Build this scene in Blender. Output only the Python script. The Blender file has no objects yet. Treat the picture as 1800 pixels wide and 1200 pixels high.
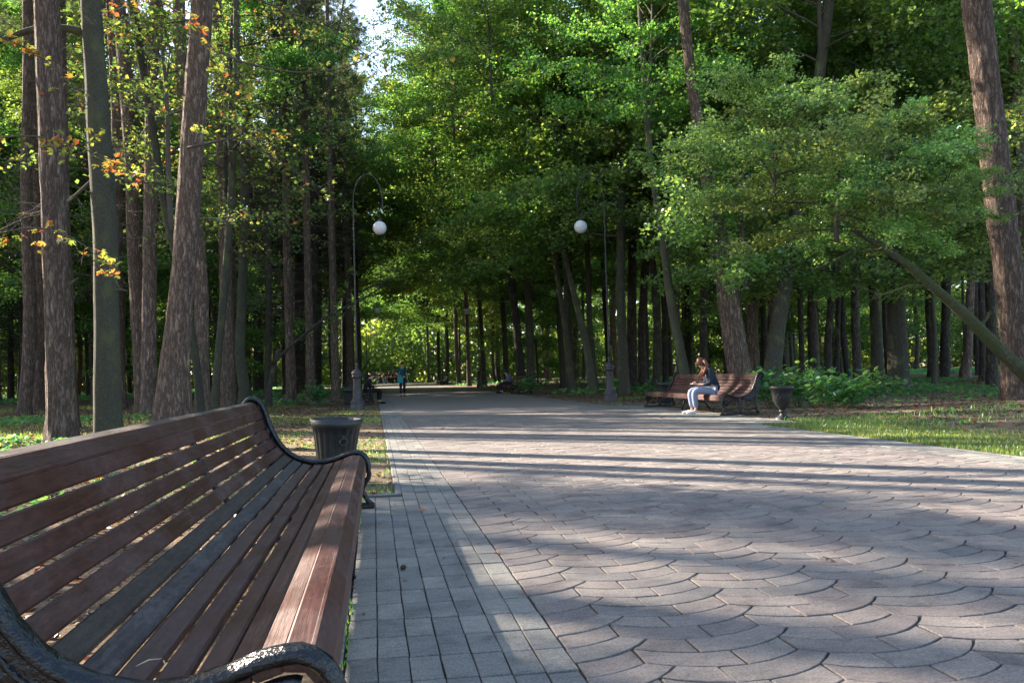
import bpy, math, random
import numpy as np
from mathutils import Vector, Matrix
rng = np.random.default_rng(7); random.seed(7)
S = bpy.context.scene
COL = S.collection
# ------------------------------------------------------------------ camera, light
CAMH = 1.05; FPX = 1475.0; ROLL, PITCH, YAW = -0.029, 0.0375, 0.1640
_cy, _sy = math.cos(YAW), math.sin(YAW)
CF = np.array([_sy*math.cos(PITCH), _cy*math.cos(PITCH), math.sin(PITCH)])
_R = np.array([_cy, -_sy, 0.0]); _U = np.cross(_R, CF)
CR = math.cos(ROLL)*_R + math.sin(ROLL)*_U
CU = -math.sin(ROLL)*_R + math.cos(ROLL)*_U
CC = np.array([0, 0, CAMH])
cam = bpy.data.cameras.new('camera'); camo = bpy.data.objects.new('camera', cam); COL.objects.link(camo)
camo.matrix_world = Matrix(((CR[0], CU[0], -CF[0], CC[0]), (CR[1], CU[1], -CF[1], CC[1]), (CR[2], CU[2], -CF[2], CC[2]), (0, 0, 0, 1)))
cam.sensor_width = 36; cam.lens = 36*FPX/1800; cam.clip_end = 2000; cam.clip_start = 0.05
S.camera = camo
SUN_AZ, SUN_EL = math.radians(-50), math.radians(27.5)
sunv = Vector((math.sin(SUN_AZ)*math.cos(SUN_EL), math.cos(SUN_AZ)*math.cos(SUN_EL), math.sin(SUN_EL)))
W = bpy.data.worlds.new("World"); S.world = W; W.use_nodes = True
nt = W.node_tree; bg = nt.nodes['Background']
sky = nt.nodes.new('ShaderNodeTexSky'); sky.sky_type = 'NISHITA'; sky.sun_disc = False
sky.sun_elevation = SUN_EL; sky.sun_rotation = SUN_AZ; sky.dust_density = 1.5
nt.links.new(sky.outputs[0], bg.inputs[0]); bg.inputs[1].default_value = 0.10
sl = bpy.data.lights.new('sun', 'SUN'); sl.energy = 5.0; sl.angle = math.radians(0.6); sl.color = (1, 0.87, 0.72)
so = bpy.data.objects.new('sun', sl); COL.objects.link(so); so.rotation_euler = sunv.to_track_quat('Z', 'Y').to_euler()
S.view_settings.view_transform = 'Standard'; S.view_settings.look = 'None'
S.view_settings.exposure = 2.5; S.view_settings.gamma = 1.0
S.cycles.max_bounces = 7; S.cycles.diffuse_bounces = 4; S.cycles.glossy_bounces = 2; S.cycles.transmission_bounces = 4
S.cycles.use_denoising = True; S.cycles.adaptive_threshold = .006
S.cycles.sample_clamp_indirect = 6

def gpt(x, y, z=0.0):           # ground point seen at a place of the photograph
    d = CF + (x-900)/FPX*CR - (y-600)/FPX*CU
    return CC + (z-CAMH)/d[2]*d
def dpt(x, y, dep):
    return CC + dep*(CF + (x-900)/FPX*CR - (y-600)/FPX*CU)
def depth_of(p): return float((np.asarray(p)-CC) @ CF)

# ------------------------------------------------------------------ materials
def mat(name): 
    m = bpy.data.materials.new(name); m.use_nodes = True
    n = m.node_tree.nodes; l = m.node_tree.links
    b = n['Principled BSDF']; b.inputs['Specular IOR Level'].default_value = 0.3
    return m, n, l, b
def ramp(n, stops):
    r = n.new('ShaderNodeValToRGB'); e = r.color_ramp.elements
    e[0].position, e[0].color = stops[0][0], (*stops[0][1], 1)
    e[1].position, e[1].color = stops[-1][0], (*stops[-1][1], 1)
    for p, c in stops[1:-1]:
        k = e.new(p); k.color = (*c, 1)
    return r
def noise(n, l, scale, detail=4, vec=None, rough=0.6):
    t = n.new('ShaderNodeTexNoise'); t.inputs['Scale'].default_value = scale; t.inputs['Detail'].default_value = detail
    t.inputs['Roughness'].default_value = rough
    if vec is not None: l.new(vec, t.inputs['Vector'])
    return t
def coords(n, l, scale=(1, 1, 1), kind='Object'):
    tc = n.new('ShaderNodeTexCoord'); mp = n.new('ShaderNodeMapping'); mp.inputs['Scale'].default_value = scale
    l.new(tc.outputs[kind], mp.inputs['Vector']); return mp.outputs[0]
def bump(n, l, b, h, strength=0.5, dist=0.01):
    bp = n.new('ShaderNodeBump'); bp.inputs['Strength'].default_value = strength; bp.inputs['Distance'].default_value = dist
    l.new(h, bp.inputs['Height']); l.new(bp.outputs[0], b.inputs['Normal']); return bp
def math_node(n, l, op, a, b=None, clamp=False):
    m = n.new('ShaderNodeMath'); m.operation = op; m.use_clamp = clamp
    for i, v in enumerate((a, b)):
        if v is None: continue
        if isinstance(v, (int, float)): m.inputs[i].default_value = v
        else: l.new(v, m.inputs[i])
    return m.outputs[0]
def mixc(n, l, f, a, b, mode='MIX'):
    m = n.new('ShaderNodeMix'); m.data_type = 'RGBA'; m.blend_type = mode
    for s, v in ((0, f), (6, a), (7, b)):
        if isinstance(v, (int, float)): m.inputs[s].default_value = v
        elif isinstance(v, tuple): m.inputs[s].default_value = (*v, 1)
        else: l.new(v, m.inputs[s])
    return m.outputs[2]
def rnd_value(n, l):            # per-piece random from the mesh attribute and the object
    a = n.new('ShaderNodeAttribute'); a.attribute_name = 'rnd'
    o = n.new('ShaderNodeObjectInfo')
    s = math_node(n, l, 'ADD', a.outputs['Fac'], o.outputs['Random'])
    return math_node(n, l, 'FRACT', s)

def leaf_material(name, stops, trans=2.0, gloss=0.35):
    m = bpy.data.materials.new(name); m.use_nodes = True; n = m.node_tree.nodes; l = m.node_tree.links
    n.clear(); out = n.new('ShaderNodeOutputMaterial')
    a = n.new('ShaderNodeAttribute'); a.attribute_name = 'rnd'
    r = ramp(n, stops); l.new(a.outputs['Fac'], r.inputs[0])
    o = n.new('ShaderNodeObjectInfo')
    hv = n.new('ShaderNodeHueSaturation'); l.new(r.outputs[0], hv.inputs['Color'])
    l.new(math_node(n, l, 'ADD', math_node(n, l, 'MULTIPLY', o.outputs['Random'], 0.05), 0.475), hv.inputs['Hue'])
    l.new(math_node(n, l, 'ADD', math_node(n, l, 'MULTIPLY', o.outputs['Random'], 0.5), 0.88), hv.inputs['Value'])
    hv.inputs['Saturation'].default_value = .96
    d = n.new('ShaderNodeBsdfDiffuse'); l.new(hv.outputs[0], d.inputs[0])
    t = n.new('ShaderNodeBsdfTranslucent')
    tc = mixc(n, l, 1.0, hv.outputs[0], (trans*1.12, trans, trans*0.55), 'MULTIPLY'); l.new(tc, t.inputs[0])
    mx = n.new('ShaderNodeMixShader'); mx.inputs[0].default_value = 0.55; l.new(d.outputs[0], mx.inputs[1]); l.new(t.outputs[0], mx.inputs[2])
    g = n.new('ShaderNodeBsdfGlossy'); g.inputs['Roughness'].default_value = gloss; g.inputs[0].default_value = (.75, .85, .9, 1)
    m2 = n.new('ShaderNodeMixShader'); m2.inputs[0].default_value = 0.045; l.new(mx.outputs[0], m2.inputs[1]); l.new(g.outputs[0], m2.inputs[2])
    l.new(m2.outputs[0], out.inputs[0]); return m
M = {}
M['leaf'] = leaf_material('maple_leaf', [(0, (.035, .085, .027)), (.4, (.06, .145, .032)), (.75, (.11, .215, .04)), (1, (.22, .29, .06))])
M['leaf2'] = leaf_material('small_leaf', [(0, (.038, .085, .032)), (.4, (.08, .155, .045)), (.75, (.14, .235, .06)), (1, (.26, .33, .10))])
M['leaf_autumn'] = leaf_material('turning_leaf', [(0, (.07, .12, .03)), (.5, (.13, .18, .04)), (.72, (.24, .20, .05)), (.86, (.28, .12, .04)), (1, (.26, .07, .03))])
M['needle'] = leaf_material('spruce_needle', [(0, (.016, .035, .022)), (.6, (.03, .06, .032)), (1, (.06, .085, .04))], 1.0)
M['pine_needle'] = leaf_material('pine_needle', [(0, (.035, .06, .04)), (.6, (.06, .09, .055)), (1, (.10, .12, .07))], 1.0)
M['leaf_olive'] = leaf_material('olive_leaf', [(0, (.045, .10, .03)), (.5, (.085, .15, .04)), (.85, (.15, .19, .05)), (.95, (.24, .20, .05)), (1, (.25, .10, .035))])
M['herb'] = leaf_material('herb_leaf', [(0, (.03, .11, .045)), (.6, (.055, .17, .06)), (1, (.11, .23, .06))])
M['grass'] = leaf_material('grass_blade', [(0, (.045, .10, .02)), (.6, (.08, .16, .03)), (1, (.2, .2, .07))])
M['litter'] = leaf_material('dead_leaf', [(0, (.07, .045, .028)), (.5, (.17, .10, .055)), (.85, (.28, .17, .09)), (1, (.36, .13, .05))], .6)

def bark(name, cols, plate=9.0, stretch=0.22, strength=0.9, moss=0.0, mosscol=(.10, .13, .045), lowdark=True):
    m, n, l, b = mat(name); v = coords(n, l, (1, 1, stretch))
    no = noise(n, l, plate*1.5, 6, v); 
    mixv = n.new('ShaderNodeMix'); mixv.data_type = 'VECTOR'; mixv.inputs[0].default_value = 0.2
    l.new(v, mixv.inputs[4]); l.new(no.outputs['Color'], mixv.inputs[5])
    vo = n.new('ShaderNodeTexVoronoi'); vo.feature = 'DISTANCE_TO_EDGE'; vo.inputs['Scale'].default_value = plate; l.new(mixv.outputs[1], vo.inputs['Vector'])
    cr = ramp(n, [(0, (0, 0, 0)), (.16, (.45, .45, .45)), (.42, (1, 1, 1))]); l.new(vo.outputs['Distance'], cr.inputs[0])
    n2 = noise(n, l, 3.0, 5); l.new(coords(n, l, (1, 1, .6)), n2.inputs['Vector'])
    c = ramp(n, [(.3, cols[0]), (.55, cols[1]), (.75, cols[2])]); l.new(no.outputs[0], c.inputs[0])
    col = mixc(n, l, cr.outputs[0], tuple(x*.42 for x in cols[0]), c.outputs[0])
    if moss > 0:
        mr = ramp(n, [(.62-moss*.5, (0, 0, 0)), (.75-moss*.4, (1, 1, 1))]); l.new(n2.outputs[0], mr.inputs[0])
        fine = noise(n, l, 60, 3); mc = mixc(n, l, fine.outputs[0], mosscol, tuple(x*1.8 for x in mosscol))
        col = mixc(n, l, math_node(n, l, 'MULTIPLY', mr.outputs[0], .8), col, mc)
    o = n.new('ShaderNodeObjectInfo'); hv = n.new('ShaderNodeHueSaturation'); l.new(col, hv.inputs['Color'])
    l.new(math_node(n, l, 'ADD', math_node(n, l, 'MULTIPLY', o.outputs['Random'], .5), .75), hv.inputs['Value'])
    l.new(hv.outputs[0], b.inputs['Base Color']); b.inputs['Roughness'].default_value = .95
    f2 = noise(n, l, 70, 4); hh = math_node(n, l, 'ADD', cr.outputs[0], math_node(n, l, 'MULTIPLY', f2.outputs[0], .5))
    bump(n, l, b, hh, strength, .05)
    return m
M['pine'] = bark('pine_bark', ((.20, .14, .11), (.37, .265, .21), (.49, .375, .30)), 13, .2, 1.0)
M['pale_moss'] = bark('pale_mossy_bark', ((.15, .15, .10), (.25, .25, .18), (.42, .42, .34)), 18, .5, .9, .62, (.07, .085, .03))
M['pine_upper'] = bark('pine_bark_upper', ((.22, .12, .08), (.36, .22, .15), (.45, .30, .22)), 12, .35, .5)
M['maple'] = bark('maple_bark', ((.09, .085, .065), (.15, .14, .105), (.22, .21, .17)), 26, .3, .6, .12)
M['mossy'] = bark('mossy_bark', ((.10, .10, .072), (.17, .165, .12), (.28, .27, .21)), 34, .4, .6, .22, (.085, .10, .04))
M['dark'] = bark('forest_bark', ((.075, .064, .056), (.13, .11, .094), (.20, .175, .15)), 14, .25, .8, .12)
M['twig'] = bark('twig_bark', ((.12, .105, .085), (.19, .17, .14), (.28, .25, .21)), 30, .5, .3)

def metal(name, base, rough, bstr=.4, bscale=45, spec=.5, dist=.004):
    m, n, l, b = mat(name); v = coords(n, l)
    a = noise(n, l, bscale, 4, v); a2 = noise(n, l, bscale*.2, 5, v)
    r = ramp(n, [(.3, tuple(x*.6 for x in base)), (.7, tuple(x*1.5 for x in base))]); l.new(a2.outputs[0], r.inputs[0])
    l.new(r.outputs[0], b.inputs['Base Color']); b.inputs['Roughness'].default_value = rough
    b.inputs['Specular IOR Level'].default_value = spec
    bump(n, l, b, a.outputs[0], bstr, dist); return m
M['iron'] = metal('black_cast_iron', (.005, .006, .008), .27, 1.0, 34, .42, .012)
M['bin_iron'] = metal('bin_cast_iron', (.010, .011, .012), .5, .5, 60)
M['lamp_iron'] = metal('lamp_iron', (.042, .034, .037), .55, .3, 60)
def simple(name, c, rough=.8, bs=0, scale=30, var=.25):
    m, n, l, b = mat(name); a = noise(n, l, scale, 3, coords(n, l))
    r = ramp(n, [(.3, tuple(x*(1-var) for x in c)), (.7, tuple(x*(1+var) for x in c))]); l.new(a.outputs[0], r.inputs[0])
    l.new(r.outputs[0], b.inputs['Base Color']); b.inputs['Roughness'].default_value = rough
    if bs: bump(n, l, b, a.outputs[0], bs, .005)
    return m
# opal globe
m, n, l, b = mat('opal_globe'); b.inputs['Base Color'].default_value = (.66, .65, .66, 1); b.inputs['Roughness'].default_value = .25
b.inputs['Subsurface Weight'].default_value = .3; b.inputs['Subsurface Radius'].default_value = (.05, .05, .05); M['globe'] = m
# slat wood: brown paint weathered
def slat_mat(name, base, worn, gl, sp=.45):
    m, n, l, b = mat(name)
    v = coords(n, l, (1, .05, 1)); g = noise(n, l, 70, 6, v, .65); big = noise(n, l, 5, 5, coords(n, l, (1, .6, 1)))
    gr = ramp(n, [(.25, tuple(x*.55 for x in base)), (.55, base), (.8, tuple(x*1.35 for x in base))]); l.new(g.outputs[0], gr.inputs[0])
    wr = ramp(n, [(.45, (0, 0, 0)), (.75, (1, 1, 1))]); l.new(big.outputs[0], wr.inputs[0])
    o = n.new('ShaderNodeObjectInfo')
    wf = math_node(n, l, 'MULTIPLY', wr.outputs[0], math_node(n, l, 'MULTIPLY', o.outputs['Random'], .8))
    c = mixc(n, l, wf, gr.outputs[0], worn)
    sc = noise(n, l, 9, 5, coords(n, l, (6, 1.2, 6)), .7); sr = ramp(n, [(.70, (0, 0, 0)), (.78, (1, 1, 1))]); l.new(sc.outputs[0], sr.inputs[0])
    c = mixc(n, l, math_node(n, l, 'MULTIPLY', sr.outputs[0], .25), c, (.30, .24, .24))
    gs = noise(n, l, 55, 5, coords(n, l, (1, .35, 1)), .8); gr2 = ramp(n, [(.3, (.55, .55, .55)), (.5, (1, 1, 1)), (.7, (1.7, 1.65, 1.6))]); l.new(gs.outputs[0], gr2.inputs[0]); c = mixc(n, l, 1.0, c, gr2.outputs[0], 'MULTIPLY')
    l.new(c, b.inputs['Base Color'])
    rr = ramp(n, [(.3, (gl,)*3), (.7, (gl+.3,)*3)]); l.new(big.outputs[0], rr.inputs[0]); l.new(rr.outputs[0], b.inputs['Roughness'])
    b.inputs['Specular IOR Level'].default_value = sp
    bump(n, l, b, g.outputs[0], .7, .004); return m
M['slat'] = slat_mat('brown_slat_paint', (.056, .018, .0135), (.085, .05, .042), .33)
M['slat_dull'] = slat_mat('dull_slat_paint', (.042, .029, .022), (.08, .068, .056), .5, .3)
M['slat_grey'] = slat_mat('grey_worn_slat', (.055, .043, .039), (.11, .098, .09), .6, .25)
M['slat_far'] = slat_mat('reddish_slat_paint', (.066, .026, .021), (.11, .065, .058), .5, .3)

# stone
def stone_mat(name, stops, moss=.0):
    m, n, l, b = mat(name)
    rv = rnd_value(n, l); r = ramp(n, stops); l.new(rv, r.inputs[0])
    v = coords(n, l, kind='Generated') if False else None
    g = n.new('ShaderNodeNewGeometry')
    f = noise(n, l, 95, 6, g.outputs['Position'], .85); c2 = noise(n, l, 3.2, 5, g.outputs['Position'], .6)
    sp = ramp(n, [(.3, (.42, .42, .43)), (.5, (1, 1, 1)), (.7, (1.75, 1.72, 1.68))]); l.new(f.outputs[0], sp.inputs[0])
    col = mixc(n, l, 1.0, r.outputs[0], sp.outputs[0], 'MULTIPLY')
    st = ramp(n, [(.32, (.60, .60, .62)), (.48, (.95, .94, .93)), (.66, (1.15, 1.13, 1.09))]); l.new(c2.outputs[0], st.inputs[0])
    col = mixc(n, l, 1.0, col, st.outputs[0], 'MULTIPLY')
    mp_ = n.new('ShaderNodeMapping'); mp_.inputs['Scale'].default_value = (14, 34, 14); mp_.inputs['Rotation'].default_value = (0, 0, .5); l.new(g.outputs['Position'], mp_.inputs['Vector'])
    w_ = noise(n, l, 1.0, 6, mp_.outputs[0], .7); wr_ = ramp(n, [(.30, (.7, .7, .72)), (.5, (1, 1, 1)), (.66, (1.05, 1.05, 1.05)), (.8, (1.7, 1.68, 1.65))]); l.new(w_.outputs[0], wr_.inputs[0])
    col = mixc(n, l, 1.0, col, wr_.outputs[0], 'MULTIPLY')
    l.new(col, b.inputs['Base Color']); b.inputs['Roughness'].default_value = .82
    h2 = noise(n, l, 45, 4, g.outputs['Position']); hh = math_node(n, l, 'ADD', f.outputs[0], h2.outputs[0])
    bump(n, l, b, hh, .7, .006); return m
M['paver'] = stone_mat('mauve_paver', [(0, (.138, .122, .118)), (.25, (.188, .160, .147)), (.5, (.155, .146, .138)), (.75, (.212, .182, .162)), (1, (.175, .16, .15))])
M['tile'] = stone_mat('grey_paver', [(0, (.145, .143, .138)), (.5, (.182, .18, .166)), (1, (.212, .205, .185))])
M['kerb'] = stone_mat('kerb_concrete', [(0, (.15, .15, .145)), (1, (.19, .19, .18))])
m, n, l, b = mat('joint_sand'); g = n.new('ShaderNodeNewGeometry'); f = noise(n, l, 12, 5, g.outputs['Position'])
r = ramp(n, [(.35, (.018, .017, .015)), (.6, (.034, .031, .026)), (.72, (.035, .045, .02))]); l.new(f.outputs[0], r.inputs[0]); l.new(r.outputs[0], b.inputs['Base Color']); b.inputs['Roughness'].default_value = 1; M['joint'] = m
# distant paving: pieces too small to see
m, n, l, b = mat('distant_paving'); g = n.new('ShaderNodeNewGeometry')
f = noise(n, l, 6, 8, g.outputs['Position'], .8); r = ramp(n, [(.3, (.16, .14, .13)), (.7, (.235, .20, .178))]); l.new(f.outputs[0], r.inputs[0])
l.new(r.outputs[0], b.inputs['Base Color']); b.inputs['Roughness'].default_value = .85; M['farpave'] = m
# soil
m, n, l, b = mat('forest_soil'); g = n.new('ShaderNodeNewGeometry')
f = noise(n, l, 28, 8, g.outputs['Position'], .75); big = noise(n, l, .35, 5, g.outputs['Position'], .6); mid = noise(n, l, 2.2, 5, g.outputs['Position'], .65)
so1 = ramp(n, [(.3, (.075, .055, .038)), (.5, (.18, .135, .092)), (.7, (.33, .26, .18))]); l.new(f.outputs[0], so1.inputs[0])
so2 = ramp(n, [(.3, (.022, .04, .012)), (.7, (.06, .09, .028))]); l.new(f.outputs[0], so2.inputs[0])
ms = math_node(n, l, 'ADD', math_node(n, l, 'MULTIPLY', big.outputs[0], .55), math_node(n, l, 'MULTIPLY', mid.outputs[0], .45))
mr = ramp(n, [(.54, (0, 0, 0)), (.64, (1, 1, 1))]); l.new(ms, mr.inputs[0])
l.new(mixc(n, l, math_node(n, l, 'MULTIPLY', mr.outputs[0], .75), so1.outputs[0], so2.outputs[0]), b.inputs['Base Color'])
b.inputs['Roughness'].default_value = 1; b.inputs['Specular IOR Level'].default_value = .1
bump(n, l, b, f.outputs[0], 1.0, .03); M['soil'] = m

# ------------------------------------------------------------------ mesh helpers
def mesh_np(name, V, F, mats, mi=None, rnd=None, smooth=False):
    """V (n,3); F list of index arrays (each (k,3) or (k,4))"""
    me = bpy.data.meshes.new(name)
    V = np.asarray(V, np.float32); Fs = [np.asarray(f, np.int32) for f in F if len(f)]
    me.vertices.add(len(V)); me.vertices.foreach_set('co', V.ravel())
    li = np.concatenate([f.ravel() for f in Fs]); tot = np.concatenate([np.full(len(f), f.shape[1], np.int32) for f in Fs])
    me.loops.add(len(li)); me.loops.foreach_set('vertex_index', li)
    me.polygons.add(len(tot)); st = np.concatenate([[0], np.cumsum(tot)[:-1]]).astype(np.int32)
    me.polygons.foreach_set('loop_start', st); me.polygons.foreach_set('loop_total', tot)
    for m in mats: me.materials.append(m)
    if mi is not None: me.polygons.foreach_set('material_index', np.asarray(mi, np.int32))
    if smooth is not False:
        me.polygons.foreach_set('use_smooth', np.ones(len(tot), bool) if smooth is True else np.asarray(smooth, bool))
    if rnd is not None:
        a = me.attributes.new('rnd', 'FLOAT', 'FACE'); a.data.foreach_set('value', np.asarray(rnd, np.float32))
    me.update(calc_edges=True); return me
class MB:
    def __init__(s): s.V = []; s.Q = []; s.T = []; s.n = 0; s.qm = []; s.tm = []; s.qr = []; s.tr = []; s.qs = []; s.ts = []
    def add(s, V, Q=None, T=None, m=0, r=0.0, smooth=True):
        V = np.asarray(V, float).reshape(-1, 3)
        if Q is not None and len(Q):
            Q = np.asarray(Q, int) + s.n; s.Q.append(Q); s.qm.append(np.full(len(Q), m)); s.qr.append(np.broadcast_to(r, (len(Q),)).astype(float)); s.qs.append(np.full(len(Q), smooth))
        if T is not None and len(T):
            T = np.asarray(T, int) + s.n; s.T.append(T); s.tm.append(np.full(len(T), m)); s.tr.append(np.broadcast_to(r, (len(T),)).astype(float)); s.ts.append(np.full(len(T), smooth))
        s.V.append(V); s.n += len(V)
    def mesh(s, name, mats):
        Fs = []; mi = []; rr = []; sm = []
        if s.Q: Fs.append(np.concatenate(s.Q)); mi += s.qm; rr += s.qr; sm += s.qs
        if s.T: Fs.append(np.concatenate(s.T)); mi += s.tm; rr += s.tr; sm += s.ts
        return mesh_np(name, np.concatenate(s.V), Fs, mats, np.concatenate(mi), np.concatenate(rr), np.concatenate(sm))
    # shapes ----------------------------------------------------
    def box(s, c, d, m=0, rot=None, r=0., bev=0.0):
        c = np.asarray(c, float); d = np.asarray(d, float)/2
        if bev <= 0:
            V = np.array([[x, y, z] for x in (-1, 1) for y in (-1, 1) for z in (-1, 1)])*d
            Q = [[0, 1, 3, 2], [4, 6, 7, 5], [0, 4, 5, 1], [2, 3, 7, 6], [0, 2, 6, 4], [1, 5, 7, 3]]
            if rot is not None: V = V @ np.asarray(rot).T
            s.add(V+c, Q, m=m, r=r, smooth=False)
        else:
            P = [(-d[0]+bev, -d[1]), (d[0]-bev, -d[1]), (d[0], -d[1]+bev), (d[0], d[1]-bev), (d[0]-bev, d[1]), (-d[0]+bev, d[1]), (-d[0], d[1]-bev), (-d[0], -d[1]+bev)]
            P = np.array(P); Pin = P*((d[:2]-bev)/d[:2])
            R = [np.c_[Pin, np.full(8, -d[2])], np.c_[P, np.full(8, -d[2]+bev)], np.c_[P, np.full(8, d[2]-bev)], np.c_[Pin, np.full(8, d[2])]]
            V = np.concatenate(R+[np.array([[0, 0, -d[2]], [0, 0, d[2]]])])
            Q = []; T = []
            for k in range(3):
                for i in range(8): Q.append([k*8+i, k*8+(i+1) % 8, k*8+8+(i+1) % 8, k*8+8+i])
            for i in range(8): T.append([32, (i+1) % 8, i]); T.append([33, 24+i, 24+(i+1) % 8])
            if rot is not None: V = V @ np.asarray(rot).T
            s.add(V+c, Q, T, m=m, r=r, smooth=False)
    def tube(s, P, R, k=8, m=0, caps=True, r=0., flat=1.0, up=None, disp=None):
        P = np.asarray(P, float); nP = len(P); R = np.broadcast_to(R, (nP,)).astype(float)
        T = np.gradient(P, axis=0); T /= np.linalg.norm(T, axis=1)[:, None]+1e-12
        ref = np.array(up if up is not None else ([0, 0, 1.] if abs(T[0][2]) < .9 else [1., 0, 0]), float)
        A = np.cross(T, ref); nn = np.linalg.norm(A, axis=1)
        if nn.min() < 1e-3: A = np.cross(T, ref+np.array([.3, .2, .1])); nn = np.linalg.norm(A, axis=1)
        A /= nn[:, None]; B = np.cross(A, T)
        a = np.arange(k)*2*np.pi/k
        RR = R[:, None]*np.ones((1, k))
        if disp is not None: RR = RR*disp(P, a)
        V = P[:, None, :] + RR[..., None]*(np.cos(a)[None, :, None]*A[:, None, :] + flat*np.sin(a)[None, :, None]*B[:, None, :])
        V = V.reshape(-1, 3)
        i = np.arange(nP-1)[:, None]*k; j = np.arange(k)[None, :]; j2 = (j+1) % k
        Q = np.stack([i+j, i+j2, i+k+j2, i+k+j], -1).reshape(-1, 4)
        Tt = []
        if caps:
            V = np.concatenate([V, P[:1], P[-1:]]); c0 = nP*k
            for q in range(k): Tt.append([c0, (q+1) % k, q]); Tt.append([c0+1, (nP-1)*k+q, (nP-1)*k+(q+1) % k])
        s.add(V, Q, Tt, m=m, r=r)
    def lathe(s, prof, k=24, m=0, c=(0, 0, 0), r=0., flute=None, smooth=True):
        prof = np.asarray(prof, float); a = np.arange(k)*2*np.pi/k
        rr = prof[:, 0][:, None]*np.ones(k)
        if flute is not None: rr = rr*flute(prof[:, 1][:, None], a[None, :])
        V = np.stack([rr*np.cos(a), rr*np.sin(a), prof[:, 1][:, None]*np.ones(k)], -1).reshape(-1, 3)+np.asarray(c)
        i = np.arange(len(prof)-1)[:, None]*k; j = np.arange(k)[None, :]; j2 = (j+1) % k
        s.add(V, np.stack([i+j, i+j2, i+k+j2, i+k+j], -1).reshape(-1, 4), m=m, r=r, smooth=smooth)
def link(name, me, parent=None, loc=None, rot=None):
    o = bpy.data.objects.new(name, me); COL.objects.link(o)
    if parent is not None: o.parent = parent
    if loc is not None: o.location = loc
    if rot is not None: o.rotation_euler = rot
    return o
def tag(o, label=None, cat=None, group=None, kind=None):
    if label: o['label'] = label
    if cat: o['category'] = cat
    if group: o['group'] = group
    if kind: o['kind'] = kind
    return o
def empty(name, loc=(0, 0, 0), rz=0, scale=1):
    o = link(name, None); o.location = loc; o.rotation_euler = (0, 0, rz); o.scale = (scale,)*3; o.empty_display_size = .3; return o
def copy_tree(o, parent=None):
    c = o.copy(); COL.objects.link(c); c.parent = parent
    for ch in [x for x in bpy.data.objects if x.parent == o]: copy_tree(ch, c)
    return c
def sm_noise(x, y, seed=0):     # cheap smooth noise made of waves
    g = np.random.default_rng(seed); v = 0
    for k in range(6):
        w = .6*1.7**k; t = g.uniform(0, 6.28, 4)
        v = v + np.sin(x*w*np.cos(t[0])+y*w*np.sin(t[0])+t[1])*np.cos(x*w*np.sin(t[2])*.8-y*w*np.cos(t[2])+t[3])/1.45**k
    return v
# ------------------------------------------------------------------ ground
XG_ = .69; XL, XR = 0.225, 6.74            # edges of the avenue
BAYY = 7.62; BAYX = -0.135      # paved bay of the near bench
BX1, BY0, BY1 = 7.62, 14.2, 23.6   # bay of the bench across
def ground_z(x, y):
    z = -.012 + .010*sm_noise(x*1.3, y*1.3, 3) + np.clip((np.abs(x-3.4)-5)*.02, 0, .10)*(1+.5*sm_noise(x*.2, y*.2, 5))
    return np.minimum(z, .22)
xs = np.unique(np.concatenate([np.linspace(-400, -45, 12), np.arange(-45, -.5, .45), [-.5, BAYX-.045, BAYX+.03, .1, XL-.05, XL+.03, 3, XR-.03, XR+.05, 7.2, BX1-.03, BX1+.05], np.arange(8, 55, .45), np.linspace(55, 400, 12)]))
ys = np.unique(np.concatenate([np.linspace(-60, -4, 8), np.arange(-4, 60, .4), [BAYY-.03, BAYY+.05, BY0-.05, BY0+.03, BY1-.03, BY1+.05], np.linspace(60, 600, 40)]))
GX, GY = np.meshgrid(xs, ys); GZ = ground_z(GX, GY)
under = ((GX > XL) & (GX < XR)) | ((GX > BAYX) & (GX < 1) & (GY < BAYY)) | ((GX < BX1) & (GX > 3) & (GY > BY0) & (GY < BY1))
GZ = np.where(under, -.12, GZ)
nx, ny = len(xs), len(ys); i = np.arange(ny-1)[:, None]*nx; j = np.arange(nx-1)[None, :]
g = link('ground', mesh_np('ground', np.stack([GX, GY, GZ], -1).reshape(-1, 3), [np.stack([i+j, i+j+1, i+nx+j+1, i+nx+j], -1).reshape(-1, 4)], [M['soil']], smooth=True))
tag(g, kind='structure')
# ------------------------------------------------------------------ paving
path = empty('path'); tag(path, kind='structure')
mb = MB()
def sheet(x0, x1, y0, y1, z):
    mb.box(((x0+x1)/2, (y0+y1)/2, z-.06), (x1-x0, y1-y0, .12))
sheet(XL, XR, -6, 21.95, -.0065); sheet(BAYX, XL-.001, -6, BAYY, -.0065); sheet(XR+.001, BX1, BY0, BY1, -.0065)
link('bedding', mb.mesh('bedding', [M['joint']]), path)
mb = MB(); mb.box(((XG_+6.268)/2, 21.95+190, -.06), (6.268-XG_, 380, .115)); ms_ = MB(); ms_.box(((XL+XG_)/2-.002, 21.95+190, -.06), (XG_-XL-.004, 380, .117)); ms_.box(((6.27+XR)/2, 21.95+190, -.06), (XR-6.272, 380, .117)); link('far_border', ms_.mesh('far_border', [M['kerb']]), path); link('far_paving', mb.mesh('far_paving', [M['farpave']]), path)
XG = .69; TW = .1167; TL = .25
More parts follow.
